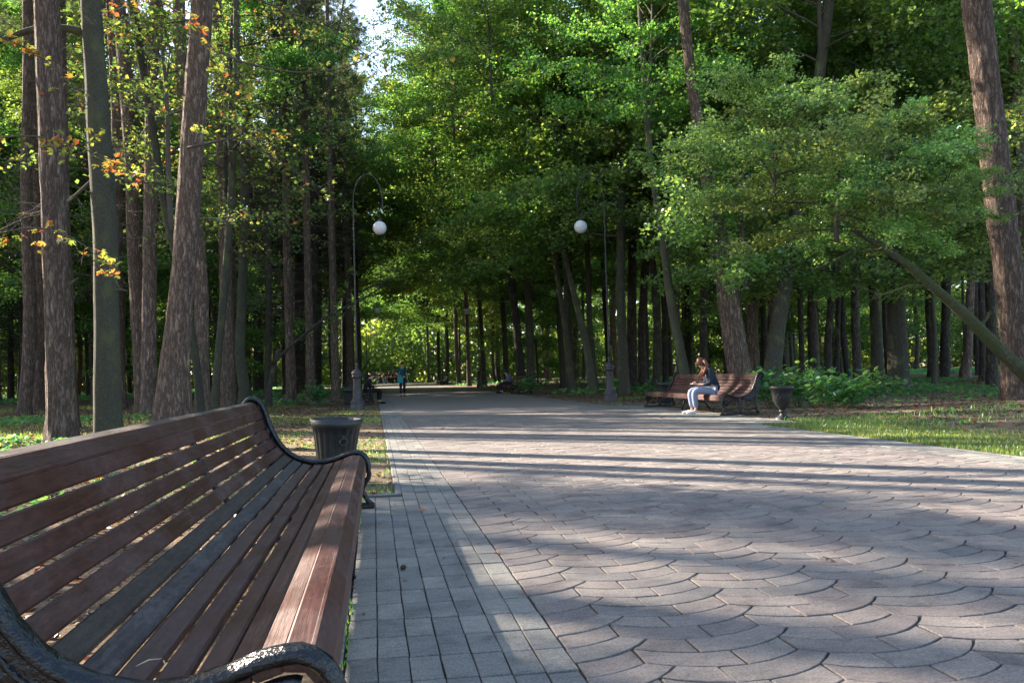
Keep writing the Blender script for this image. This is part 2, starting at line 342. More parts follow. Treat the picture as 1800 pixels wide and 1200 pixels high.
# one stone from an outline
def stone(P, dep=.03, bev=.0024, jit=.0009, inset=.0052):
    P = np.asarray(P, float); k = len(P)
    def off(P, d):
        e = np.roll(P, -1, 0)-P; L = np.linalg.norm(e, axis=1)[:, None]+1e-9; nrm = np.c_[-e[:, 1], e[:, 0]]/L
        pn = np.roll(nrm, 1, 0); b = nrm+pn; bl = (b*b).sum(1)[:, None]; b = b/np.maximum(bl, .5)*2
        return P+b*d
    A = off(P, inset); B = off(P, inset+bev)
    c = B.mean(0); tilt = rng.normal(0, .0035, 2); z0 = rng.normal(0, jit)
    zt = lambda Q: z0+(Q-c)@tilt
    wob = rng.normal(0, .0012, (k, 2)); A = A+wob; B = B+wob
    V = np.concatenate([np.c_[A, np.full(k, -dep)], np.c_[A, zt(A)-bev], np.c_[B, zt(B)], [[c[0], c[1], z0+.0005]]])
    i = np.arange(k); j = (i+1) % k
    Q = np.concatenate([np.stack([i, j, k+j, k+i], 1), np.stack([k+i, k+j, 2*k+j, 2*k+i], 1)])
    T = np.stack([2*k+i, 2*k+j, np.full(k, 3*k)], 1)
    return V, Q, T
def clipx(P, x, keep_greater=True):
    out = []; sgn = 1 if keep_greater else -1
    for a, b in zip(P, P[1:]+P[:1]):
        da, db = sgn*(a[0]-x), sgn*(b[0]-x)
        if da >= 0: out.append(a)
        if da*db < 0: t = da/(da-db); out.append((a[0]+t*(b[0]-a[0]), a[1]+t*(b[1]-a[1])))
    return out
# grey border tiles (laid in rows a hair off square)
def tpoly(cx, cy, w=TW, h=TL): return tile_poly(cx, cy, w+.005, h-.002)
def tile_poly(cx, cy, w=TW, h=TL): return [(cx-w/2, cy-h/2), (cx+w/2, cy-h/2), (cx+w/2, cy+h/2), (cx-w/2, cy+h/2)]
spots = []
for r_ in range(-20, 90):
    for c_ in range(-1, 6):
        x = -.0105+(c_+.5)*TW; y = 2.95+(r_+.5)*TL-.09*(x-.3)
        if y > 21.8: continue
        if c_ < 2 and y+TL/2 > BAYY: continue
        spots.append((x, y))
near = sorted(spots, key=lambda p: abs(p[1]-5.2))[:290]; nearset = set(near)
tm = []
for k in range(6):
    V, Q, T = stone(tpoly(0, 0)); b_ = MB(); b_.add(V, Q, T, smooth=False); tm.append(b_.mesh('paving_tile', [M['tile']]))
tiles = empty('grey_paving_border'); tag(tiles, kind='structure')
for (x, y) in near:
    link('paving_tile', tm[rng.integers(6)], tiles, (x, y, rng.normal(0, .001)), (0, 0, rng.normal(0, .003)))
b_ = MB()
for (x, y) in spots:
    if (x, y) in nearset: continue
    V, Q, T = stone(tpoly(x, y)); b_.add(V, Q, T, r=rng.random(), smooth=False)
for r_ in range(-20, 90):       # right-hand border and the bay across
    y = 1.0+(r_+.5)*TL
    if y > 21.8: continue
    for c_ in range(4):
        V, Q, T = stone(tpoly(6.27+(c_+.5)*TW, y)); b_.add(V, Q, T, r=rng.random(), smooth=False)
for r_ in range(37):
    y = BY0+.06+(r_+.5)*TL
    for c_ in range(7):
        V, Q, T = stone(tpoly(XR+.005+(c_+.5)*.122, y, .122)); b_.add(V, Q, T, r=rng.random(), smooth=False)
tag(link('distant_tiles', b_.mesh('distant_tiles', [M['tile']]), tiles), kind='stuff')
# fan-shaped paving between the borders
PW, SS, RA = .59, .157, .47; X0 = .935-2*PW; Y0 = 3.41
def arc(x):                     # rise of a joint over its lowest point, x from the column's middle
    return RA-math.sqrt(max(RA*RA-x*x, .0004)) if abs(x) < RA*.96 else RA*.72+(abs(x)-RA*.96)*3
HB = arc(PW/2)
def solve_tip(m):               # where a long joint meets the next column's joint one course up
    d = 0.0
    while arc(PW/2+d)-HB < SS-(HB-arc(PW/2-d)) and d < .2: d += .001
    return d
DT = solve_tip(0)
def course_polys(par):
    """two stones of one course in local coords (x from column's left edge, y from the cusp height of its lower joint)"""
    c = PW/2; low = lambda x: arc(x-c)-HB; up = lambda x: low(x)+SS
    js = c+(-.06 if par == 0 else .055)
    if par == 0:
        L = [(0, 0)]+[(x, low(x)) for x in (.07, .15)]+[(js, low(js)), (js, up(js))]+[(x, up(x)) for x in (.17, DT)]
        ext = [(DT*t, arc(PW/2+DT*t)-HB) for t in (.66, .33)]; L += ext
        Rr = [(js, low(js))]+[(x, low(x)) for x in (.36, .46, .53, PW)]
        Rr += [(PW+DT*t, arc(PW/2+DT*t)-HB) for t in (.5,)]+[(PW+DT, SS+low(DT))]+[(PW+DT*.5, SS+low(DT*.5)), (PW, SS)]
        Rr += [(x, up(x)) for x in (.53, .44, .34)]+[(js, up(js))]
    else:
        L = [(0, 0)]+[(x, low(x)) for x in (.06, .14, .24)]+[(js, low(js)), (js, up(js))]+[(x, up(x)) for x in (.24, .14, .06)]+[(0, SS)]
        Rr = [(js, low(js))]+[(x, low(x)) for x in (.44, .52)]+[(PW, 0), (PW, SS)]+[(x, up(x)) for x in (.52, .44)]+[(js, up(js))]
    return L, Rr
POL = {0: course_polys(0), 1: course_polys(1)}
cells = []
for col in range(0, 12):
    xb = X0+col*PW
    for mrow in range(-38, 122):
        yb = Y0+mrow*SS
        if yb > 21.7: continue
        for h_ in (0, 1): cells.append((xb, yb, mrow & 1, h_))
def seen(xb, yb):
    d = np.array([xb+.3, yb, 0])-CC; z = d@CF
    if z < 1.5: return 0
    px = 900+FPX*(d@CR)/z; py = 600-FPX*(d@CU)/z
    return 1/z if (-40 < px < 1840 and py < 1235) else 0
ranked = sorted(range(len(cells)), key=lambda i: -seen(*cells[i][:2]))
chosen = set(ranked[:295])
pm = {}
for par in (0, 1):
    for h_ in (0, 1):
        for v in range(4):
            V, Q, T = stone(POL[par][h_]); b_ = MB(); b_.add(V, Q, T, smooth=False); pm[par, h_, v] = b_.mesh('paver', [M['paver']])
b_ = MB(); XRf = 6.268
for i_, (xb, yb, par, h_) in enumerate(cells):
    P = [(xb+p[0], yb+p[1]) for p in POL[par][h_]]
    mx, mn = max(p[0] for p in P), min(p[0] for p in P)
    if mx < XG+.02 or mn > XRf-.02: continue
    cl = mn < XG or mx > XRf
    if cl: P = clipx(clipx(P, XG), XRf, False)
    if len(P) < 3: continue
    if i_ in chosen:
        if cl:
            V, Q, T = stone([(a-xb, b-yb) for a, b in P]); q = MB(); q.add(V, Q, T, smooth=False); me = q.mesh('paver', [M['paver']])
        else: me = pm[par, h_, rng.integers(4)]
        link('paver', me, path, (xb, yb, rng.normal(0, .001)))
    else:
        V, Q, T = stone(P); b_.add(V, Q, T, r=rng.random(), smooth=False)
tag(link('distant_pavers', b_.mesh('distant_pavers', [M['paver']]), path), kind='stuff')
# kerbs
kb = empty('kerb'); tag(kb, kind='structure')
def kerb_run(x, y0, y1, w=.055, along='y', n0=1.0):
    q = MB(); L = y1-y0; k = max(1, int(L/n0)); 
    for i in range(k):
        a = y0+L*i/k; c = a+L/k/2
        if along == 'y': q.box((x, c, -.055), (w, L/k-.006, .118+rng.normal(0, .002)), bev=.006, r=rng.random())
        else: q.box((c, x, -.055), (L/k-.006, w, .118+rng.normal(0, .002)), bev=.006, r=rng.random())
    tag(link('kerb_line', q.mesh('kerb_line', [M['kerb']]), kb), kind='stuff')
kerb_run(BAYX-.03, -6, BAYY); kerb_run(XL-.03, BAYY+.06, 80); kerb_run(BAYY+.03, BAYX-.05, XL-.003, along='x')
kerb_run(XR+.03, -6, BY0-.06); kerb_run(XR+.03, BY1+.06, 100); kerb_run(BX1+.03, BY0-.05, BY1+.05)
kerb_run(BY0-.03, XR+.003, BX1+.055, along='x'); kerb_run(BY1+.03, XR+.003, BX1+.055, along='x')
# ------------------------------------------------------------------ trees
def pipes(q, segs, k=4, m=0):
    """many short tapering twigs at once: segs (n,8) = p0,p1,r0,r1"""
    segs = np.asarray(segs, float)
    if not len(segs): return
    p0, p1, r0, r1 = segs[:, :3], segs[:, 3:6], segs[:, 6], segs[:, 7]
    d = p1-p0; d /= np.linalg.norm(d, axis=1)[:, None]+1e-9
    ref = np.where(np.abs(d[:, 2:3]) < .9, [[0, 0, 1.]], [[1., 0, 0]]); A = np.cross(d, ref); A /= np.linalg.norm(A, axis=1)[:, None]; B = np.cross(A, d)
    a = np.arange(k)*2*np.pi/k; ring = np.cos(a)[None, :, None]*A[:, None, :]+np.sin(a)[None, :, None]*B[:, None, :]
    V = np.concatenate([p0[:, None, :]+ring*r0[:, None, None], p1[:, None, :]+ring*r1[:, None, None]], 1).reshape(-1, 3)
    b = np.arange(len(segs))[:, None]*2*k; j = np.arange(k)[None, :]; j2 = (j+1) % k
    q.add(V, np.stack([b+j, b+j2, b+k+j2, b+k+j], -1).reshape(-1, 4), m=m)
def leaves(q, C, size, nrm_tilt=.7, m=1, aspect=.75, rnd=None, g=rng, droop=.0, lobes=1, axis=None):
    n = len(C); s = size*g.uniform(.6, 1.25, n)
    N = np.stack([g.normal(0, nrm_tilt, n), g.normal(0, nrm_tilt, n), np.ones(n)], 1); N /= np.linalg.norm(N, axis=1)[:, None]
    az = g.uniform(0, 2*np.pi, n); D = np.stack([np.cos(az), np.sin(az), np.full(n, -droop)], 1) if axis is None else axis
    D = D-(D*N).sum(1)[:, None]*N; D /= np.linalg.norm(D, axis=1)[:, None]+1e-9; Sd = np.cross(N, D)
    r = g.random(n) if rnd is None else np.clip(rnd+g.normal(0, .15, n), 0, .999)
    if lobes == 1:
        f = .14
        V = np.stack([C-D*s[:, None]*.5, C+Sd*(s*aspect*.5)[:, None]+N*(s*f)[:, None], C+D*s[:, None]*.5, C-Sd*(s*aspect*.5)[:, None]+N*(s*f)[:, None]], 1).reshape(-1, 3)
        q.add(V, np.arange(n*4).reshape(n, 4), m=m, r=r, smooth=False)
    else:       # three-fingered leaf
        b = C-D*s[:, None]*.45; Vs = []; 
        def P(fx, fy, fz=0): return C+D*(s*fx)[:, None]+Sd*(s*fy)[:, None]+N*(s*fz)[:, None]
        Vs = np.stack([b, P(-.02, .17, .05), P(.55, 0, -.05), P(-.02, -.17, .05), P(-.2, .5, .02), P(.28, .42, 0), P(-.2, -.5, .02), P(.28, -.42, 0)], 1).reshape(-1, 3)
        i = np.arange(n)[:, None]*8
        Q = np.concatenate([i+np.array([[0, 3, 2, 1]]), i+np.array([[0, 1, 5, 4]]), i+np.array([[0, 6, 7, 3]])], 0)
        q.add(Vs, Q, m=m, r=np.tile(r, 3), smooth=False)
def limb(g, p, d, L, n=6, bend=(0, 0, -.12), wob=.12):
    pts = [np.array(p, float)]; d = np.array(d, float); d /= np.linalg.norm(d)
    for _ in range(n):
        d = d+np.array(bend)+g.normal(0, wob, 3); d /= np.linalg.norm(d); pts.append(pts[-1]+d*L/n)
    return np.array(pts)
def to_segs(P, r0, r1):
    r = np.linspace(r0, r1, len(P)); return [np.r_[P[i], P[i+1], r[i], r[i+1]] for i in range(len(P)-1)]
def broad_crown(name, seed, H, R, nl, nleaf, size, leafmat, flat=.16, low_el=.35, axis=True, lobes=1, spray=.42, prof=None, rscale=1, twigk=3, bias=0.0):
    g = np.random.default_rng(seed); q = MB(); segs = []; A = []; AW = []
    if axis:
        ax = limb(g, (0, 0, -.3), (0, 0, 1), H*.93, 10, (0, 0, .1), .05)
        q.tube(ax, np.linspace(.10, .02, len(ax))*rscale, 7)
    for i in range(nl):
        t = (i+.5)/nl; z0 = H*.80*t; az = i*2.4+g.normal(0, .3)
        f = prof(t) if prof else math.sin(math.pi*min(1, .22+t*.80))**.7
        L = R*f*g.uniform(.75, 1.15); el = low_el+t*.75+g.normal(0, .12)
        st = np.array([np.interp(z0-.3, ax[:, 2], ax[:, 0]), np.interp(z0-.3, ax[:, 2], ax[:, 1]), z0]) if axis else np.array([0, 0, z0])
        P = limb(g, st, (math.cos(az)*math.cos(el), math.sin(az)*math.cos(el), math.sin(el)), L*1.12, 7, (0, 0, -.07), .10)
        segs += to_segs(P, .022*L**.6*rscale, .006)
        for k in range(2, 8):
            for _ in range(3):
                dirn = P[k]-P[k-1]; a2 = math.atan2(dirn[1], dirn[0])+g.uniform(-1.25, 1.25)
                l2 = L*.34*g.uniform(.5, 1.2)
                P2 = limb(g, P[k], (math.cos(a2), math.sin(a2), g.uniform(-.45, .6)), l2, 4, (0, 0, -.05), .16)
                segs += to_segs(P2, .009, .003)
                for s in (1, 2, 3, 4): A.append(P2[s]); AW.append(g.random())
                for _ in range(2):
                    a3 = a2+g.uniform(-1.2, 1.2); P3 = P2[3]+np.array([math.cos(a3), math.sin(a3), g.uniform(-.15, .15)])*l2*.45
                    segs.append(np.r_[P2[3], P3, .004, .002]); A.append(P3); AW.append(g.random())
    pipes(q, segs, twigk, 0)
    A = np.array(A); AW = np.array(AW); pick = g.integers(0, len(A), nleaf); u = g.normal(0, 1, (nleaf, 3))
    C = A[pick]+u*np.array([spray, spray, spray*flat/.42])*.62
    rn = np.clip(AW[pick]*.55+g.random(nleaf)*.45+bias, 0, 1)
    leaves(q, C, size, .95, 1, .8, rn, g, .3, lobes)
    return q.mesh(name, [M['twig'], leafmat])
def spruce_crown(name, seed, H, R, n, size):
    g = np.random.default_rng(seed); q = MB(); segs = []; C = []; AX = []
    q.tube(np.array([[0, 0, -.3], [0, 0, H]]), [.09, .01], 6)
    for i in range(n):
        t = (i+g.random())/n; z = H*t; L = R*(1-t)**.8*g.uniform(.6, 1.1)+.15; az = g.uniform(0, 6.28)
        P = limb(g, (0, 0, z), (math.cos(az), math.sin(az), -.12), L, 5, (0, 0, .02), .05); segs += to_segs(P, .012, .003)
        m_ = int(26*L)+6; s = g.random(m_)**.8*5; k = np.minimum(s.astype(int), 4); f = (s-k)[:, None]
        pt = P[k]*(1-f)+P[k+1]*f; w = g.normal(0, 1, m_)[:, None]*np.array([[-math.sin(az), math.cos(az), 0]])*(.10+.16*(1-s/5))[:, None]
        pt = pt+w; pt[:, 2] -= np.abs(g.normal(0, .12, m_)); C.append(pt)
        AX.append(np.array([[math.cos(az), math.sin(az), -.5]])+w*4)
    pipes(q, segs, 3, 0); C = np.concatenate(C); AX = np.concatenate(AX)
    leaves(q, C, size, .4, 1, .30, None, g, axis=AX); return q.mesh(name, [M['twig'], M['needle']])
def pine_crown(name, seed, H, R, n, tuft):
    g = np.random.default_rng(seed); q = MB(); segs = []; C = []; AX = []
    ax = limb(g, (0, 0, -.3), (0, 0, 1), H, 8, (0, 0, .1), .08); q.tube(ax, np.linspace(.12, .02, 9), 7)
    for i in range(n):
        t = (i+.5)/n; k = min(8, 1+int(t*8)); az = i*2.4; L = R*(1-.5*t)*g.uniform(.5, 1.1)
        P = limb(g, ax[k], (math.cos(az), math.sin(az), .25), L, 6, (0, 0, .04), .2); segs += to_segs(P, .03, .006)
        for j in range(2, 7):
            for _ in range(3):
                e = P[j]+g.normal(0, .33, 3); segs.append(np.r_[P[j], e, .006, .003])
                d = g.normal(0, 1, (tuft, 3)); d[:, 2] += .5; d /= np.linalg.norm(d, axis=1)[:, None]; C.append(e+d*.12); AX.append(d)
    pipes(q, segs, 3, 0); leaves(q, np.concatenate(C), .26, .5, 1, .13, None, g, axis=np.concatenate(AX)); return q.mesh(name, [M['twig'], M['pine_needle']])
def dead_twigs(name, seed, H, n, L0):
    g = np.random.default_rng(seed); q = MB(); segs = []
    for i in range(n):
        z = H*(i+g.random())/n; az = g.uniform(0, 6.28); L = L0*g.uniform(.3, 1.1)
        P = limb(g, (0, 0, z), (math.cos(az), math.sin(az), g.uniform(-.3, .35)), L, 6, (0, 0, -.04), .16); segs += to_segs(P, .014, .003)
        for k in (2, 3, 4, 5):
            for _ in range(2):
                P2 = limb(g, P[k], (math.cos(az+g.uniform(-1.3, 1.3)), math.sin(az+g.uniform(-1.3, 1.3)), g.uniform(-.4, .3)), L*.35, 3, (0, 0, -.05), .2); segs += to_segs(P2, .005, .002)
    pipes(q, segs, 3, 0); return q.mesh(name, [M['twig']])
CR_MAPLE = [broad_crown('maple_crown', 20+i, 13, 5.8, 24, 27000, .185, M['leaf'], spray=.33, flat=.30) for i in range(4)]
CR_YOUNG = [broad_crown('young_maple_crown', 40+i, 7, 3.6, 18, 15000, .16, M['leaf'], flat=.3, spray=.36, low_el=.2) for i in range(3)]
CR_FINE = [broad_crown('small_leaf_crown', 60+i, 6.5, 3.8, 20, 19000, .14, M['leaf2'], flat=.34, spray=.22, low_el=.1, bias=.05) for i in range(3)]
CR_THIN = [broad_crown('thin_crown', 80+i, 7, 2.6, 16, 2600, .12, M['leaf_olive'], spray=.25, lobes=1, low_el=.1) for i in range(3)]
CR_SPR = [spruce_crown('spruce_crown', 100+i, 15, 2.7, 230, .20) for i in range(2)]
CR_PINE = [pine_crown('pine_crown', 120+i, 8, 3.6, 26, 26) for i in range(2)]
DEAD = [dead_twigs('dead_branches', 140+i, 9, 42, 2.6) for i in range(3)]

def trunk_mesh(P, R, k, bk, furrow=.05, flare=.45, step=.22, knots=0, seed=0):
    """P world points (relative), R radii -> one bark-covered trunk with root flare"""
    P = np.asarray(P, float); s = np.r_[0, np.cumsum(np.linalg.norm(np.diff(P, axis=0), axis=1))]
    n = max(8, int(s[-1]/step)); t = np.concatenate([np.linspace(0, .8, 8)[:-1], np.linspace(.8, s[-1], n)])
    Q = np.stack([np.interp(t, s, P[:, j]) for j in range(3)], 1); r = np.interp(t, s, R)
    for _ in range(3): Q[8:-1] = .25*Q[7:-2]+.5*Q[8:-1]+.25*Q[9:]
    g = np.random.default_rng(seed); ph = g.uniform(0, 6.28, 8)
    r = r*(1+flare*np.exp(-t/.33))
    kk = t[:, None]
    def disp(P_, a):
        a = a[None, :]; lob = .16*np.exp(-kk/.4)*np.sin(a*5+ph[0])+.03*np.sin(a*3+kk*.7+ph[1])+.03*np.sin(a*2-kk*1.3+ph[2])+.02*np.sin(kk*4+a+ph[5])
        fu = furrow*(np.sin(a*11+2.2*np.sin(kk*2.1+ph[3]))*.6+np.sin(a*17+1.7*np.sin(kk*3.3+ph[4])+ph[6])*.4+.5*np.sin(kk*23+a*7)*np.sin(kk*9+a*3))
        return 1+lob+fu
    q = MB(); q.tube(Q, r, k, disp=disp, up=(1, .1, 0) if abs(Q[-1][0]-Q[0][0]) < abs(Q[-1][2]-Q[0][2]) else (0, 1, 0)); return q.mesh('trunk', [M[bk]])
def traced_tree(name, base, pts, bk, label, cat='tree', height=None, k=22, crowns=(), depth=None, group=None, furrow=.05, flare=.45, seed=0, lean=0.0):
    """base: its foot in the photograph; pts: (x, y, width px) up the stem, all roughly at the foot's distance"""
    if depth is None: B = gpt(*base)
    else: B = dpt(base[0], 660, depth); B[2] = 0; 
    dep = depth_of([B[0], B[1], 0])
    P = [np.array([B[0], B[1], -.12])]; R = [pts[0][2]/2*dep/FPX]
    if depth is not None: pts = [p for p in pts]
    for (x, y, w) in pts:
        W_ = dpt(x, y, dep+lean*max(0, (660-y))/100.); P.append(W_); R.append(w/2*dep/FPX)
    top = P[-1]; d = (P[-1]-P[-2]); d /= np.linalg.norm(d)
    if height and top[2] < height:
        n = 3
        for i in range(n): P.append(P[-1]+np.array([d[0]*.6, d[1]*.6, d[2]])*(height-top[2])/n); R.append(max(.06, R[-1]*.82))
    P = np.array(P); O = np.array([B[0], B[1], 0]); root = empty(name, O); R = np.array(R)*.92*dep/math.hypot(B[0], B[1]); tag(root, label, cat, group)
    link('trunk', trunk_mesh(P-O, np.array(R), k, bk, furrow, flare, seed=seed), root)
    for (me, h, sc, rz) in crowns:
        x = np.interp(h, P[:, 2], P[:, 0])-O[0]; y = np.interp(h, P[:, 2], P[:, 1])-O[1]
        c = link('crown', me, root, (x, y, h), (0, 0, rz)); c.scale = (sc,)*3 if not isinstance(sc, tuple) else sc
    return root
U = rng.uniform
# left side, traced
traced_tree('pine_tree', (112, 786), [(110, 760, 58), (104, 600, 50), (97, 450, 50), (91, 250, 51), (84, 60, 50), (82, 0, 49)], 'pine', 'thick plated pine trunk nearest the left edge, just behind the bench', height=20, k=40, crowns=[(CR_PINE[0], 14, 1.2, 0)], furrow=.06, seed=1)
tB = traced_tree('mossy_tree', (190, 778), [(189, 740, 54), (187, 600, 52), (185, 400, 48), (176, 260, 47), (168, 120, 44), (160, 0, 42)], 'mossy', 'grey green trunk with a bare branch pointing left beside the thick pine', height=15, k=32, crowns=[(CR_MAPLE[0], 9.5, .8, 1), (DEAD[0], 5.2, .55, 2)], furrow=.015, flare=.2, seed=2)
traced_tree('pine_tree', (303, 756), [(302, 720, 70), (310, 600, 54), (322, 480, 46), (332, 350, 45), (342, 200, 47), (352, 60, 42), (356, 0, 40)], 'pine', 'biggest reddish pine on the left, leaning right with a flared foot', height=21, k=40, crowns=[(CR_PINE[1], 15, 1.3, 1)], furrow=.05, flare=.3, seed=3)
traced_tree('pine_tree', (254, 729), [(252, 700, 33), (244, 560, 31), (238, 450, 29), (230, 260, 27), (216, 80, 27), (208, 0, 26)], 'pine', 'medium reddish pine trunk seen between the mossy trunk and the biggest pine', height=22, k=26, crowns=[(CR_PINE[0], 15, 1.2, 2), (DEAD[1], 4, 1, 1)], seed=4)
traced_tree('pine_tree', (357, 728), [(356, 680, 30), (354, 500, 26), (345, 380, 24), (328, 260, 24), (318, 100, 24), (314, 0, 23)], 'pine', 'pine trunk close behind the right side of the biggest left pine', height=22, k=24, crowns=[(CR_PINE[1], 16, 1.2, 4)], seed=5)
traced_tree('mossy_tree', (352, 735), [(351, 700, 17), (343, 620, 16), (322, 500, 15), (292, 380, 15), (272, 250, 15), (250, 120, 14), (228, 0, 13)], 'mossy', 'slim olive stem leaning left in front of and past the biggest left pine', height=13, k=16, crowns=[(CR_THIN[0], 5.5, 1.1, 0), (CR_THIN[1], 8.5, 1.1, 2)], furrow=.02, seed=6)
traced_tree('mossy_tree', (376, 722), [(378, 700, 15), (384, 620, 15), (395, 500, 15), (403, 400, 14), (410, 267, 14), (416, 130, 13), (415, 0, 12)], 'mossy', 'slim mossy stem leaning right just right of the biggest left pine', height=14, k=16, crowns=[(CR_THIN[1], 6, 1.2, 1), (CR_THIN[2], 9, 1.2, 3)], furrow=.02, seed=7)
traced_tree('mossy_tree', (430, 714), [(431, 690, 23), (421, 620, 20), (426, 500, 19), (429, 400, 18), (434, 250, 17), (440, 80, 16)], 'mossy', 'straight smooth greenish trunk above the bench scroll end', height=15, k=20, crowns=[(CR_THIN[2], 7, 1.4, 1), (CR_MAPLE[1], 11, .55, 0), (DEAD[2], 4, .9, 0)], furrow=.02, seed=8)
traced_tree('maple_tree', (470, 703), [(470, 680, 14), (473, 560, 13), (470, 400, 13), (476, 200, 12), (474, 0, 12)], 'maple', 'thin straight grey trunk right of the smooth greenish one', height=17, k=14, crowns=[(DEAD[0], 3, 1.1, 0), (CR_THIN[0], 9, 1.6, 2)], seed=9)
for i, (x, w, d_, dx) in enumerate([(505, 17, 52, -8), (524, 22, 55, 4), (547, 20, 50, 6), (560, 12, 62, 2), (588, 11, 66, -3), (606, 10, 72, 2)]):
    traced_tree('forest_tree', (x, 690), [(x, 670, w), (x+dx*.5, 500, w*.9), (x+dx, 300, w*.8), (x+dx*1.5, 60, w*.7)], 'dark',
        ['first dark trunk of the close clump left of the left lamp', 'widest dark trunk of the clump left of the left lamp', 'third dark trunk of the clump left of the left lamp', 'narrow dark trunk at the right of the clump by the left lamp', 'thin dark trunk between the clump and the left lamp', 'thinnest dark trunk touching the left lamp pole'][i],
        height=24, k=14, depth=d_, crowns=[(CR_SPR[i % 2], 9, (1.3, 1.3, 1.1), i), (DEAD[i % 3], 2.5, 1.3, i), (DEAD[(i+1) % 3], 10, 1.4, i), (CR_PINE[i % 2], 19, 1.0, i)], seed=10+i)
# bare branch of the mossy tree, and the dark arching branch by the lamp
def branch(parent_pts, dep, r0, r1, root, m='mossy', sub=True, seed=0, leafm=None, nl=0, ls=.12):
    P = np.array([dpt(x, y, dep) for x, y in parent_pts]); P2, _ = resample3(P, 16); O = np.array(root.location); g = np.random.default_rng(seed)
    q = MB(); q.tube(P2-O, np.linspace(r0, r1, 16), 10); segs = []; A = []
    if sub:
        for i in range(3, 16):
            d = P2[i]-P2[i-1]; d /= np.linalg.norm(d)
            for _ in range(2):
                Pq = limb(g, P2[i]-O, d+g.normal(0, .8, 3), r0*g.uniform(8, 20), 5, (0, 0, -.05), .15); segs += to_segs(Pq, r1*.6, .003); A += list(Pq[1:])
        pipes(q, segs, 4)
    if nl:
        A = np.array(A)[g.permutation(len(A))[:max(8, len(A)//4)]]; C = A[g.integers(0, len(A), nl)]+g.normal(0, .06, (nl, 3)); leaves(q, C, ls, .6, 1, .8, None, g, .6, 3)
    return link('branch', q.mesh('branch', [M[m], M[leafm or 'leaf_autumn']]), root)
def resample3(P, n):
    s = np.r_[0, np.cumsum(np.linalg.norm(np.diff(P, axis=0), axis=1))]; t = np.linspace(0, s[-1], 300); Q = np.stack([np.interp(t, s, P[:, k]) for k in range(3)], 1)
    for _ in range(500): Q[1:-1] = .25*Q[:-2]+.5*Q[1:-1]+.25*Q[2:]
    return Q[np.linspace(0, 299, n).astype(int)], s[-1]
dB = depth_of(list(tB.location)[:2]+[0])
branch([(165, 62), (140, 55), (110, 48), (60, 50), (20, 64), (-40, 92), (-120, 120)], dB, .075, .03, tB, sub=False)
branch([(180, 300), (120, 355), (50, 380), (-30, 420)], dB, .03, .012, tB, 'twig', True, 4)
# broken stubs on the nearest trunks
def stub(root, pts, r, m, seed):
    dep_ = depth_of([root.location.x, root.location.y, 0]); b_ = branch(pts, dep_-r*2.0, r, r*.55, root, m, False, seed); b_.name = 'broken_stub'
roots_ = {o['label'][:18]: o for o in bpy.data.objects if o.get('label') and o.parent is None}
for key, pts, r, m in (('thick plated pine ', [(92, 300), (76, 292), (66, 285)], .03, 'pine'), ('thick plated pine ', [(98, 505), (125, 497), (138, 488)], .028, 'pine'), ('grey green trunk w', [(190, 515), (212, 508), (224, 512)], .03, 'mossy'),
                       ('grey green trunk w', [(180, 345), (200, 330), (206, 318)], .035, 'mossy'), ('biggest reddish pi', [(330, 300), (354, 292), (366, 280)], .03, 'pine'), ('biggest reddish pi', [(338, 180), (322, 168), (310, 160)], .028, 'pine')):
    if key in roots_: stub(roots_[key], pts, r, m, 400)
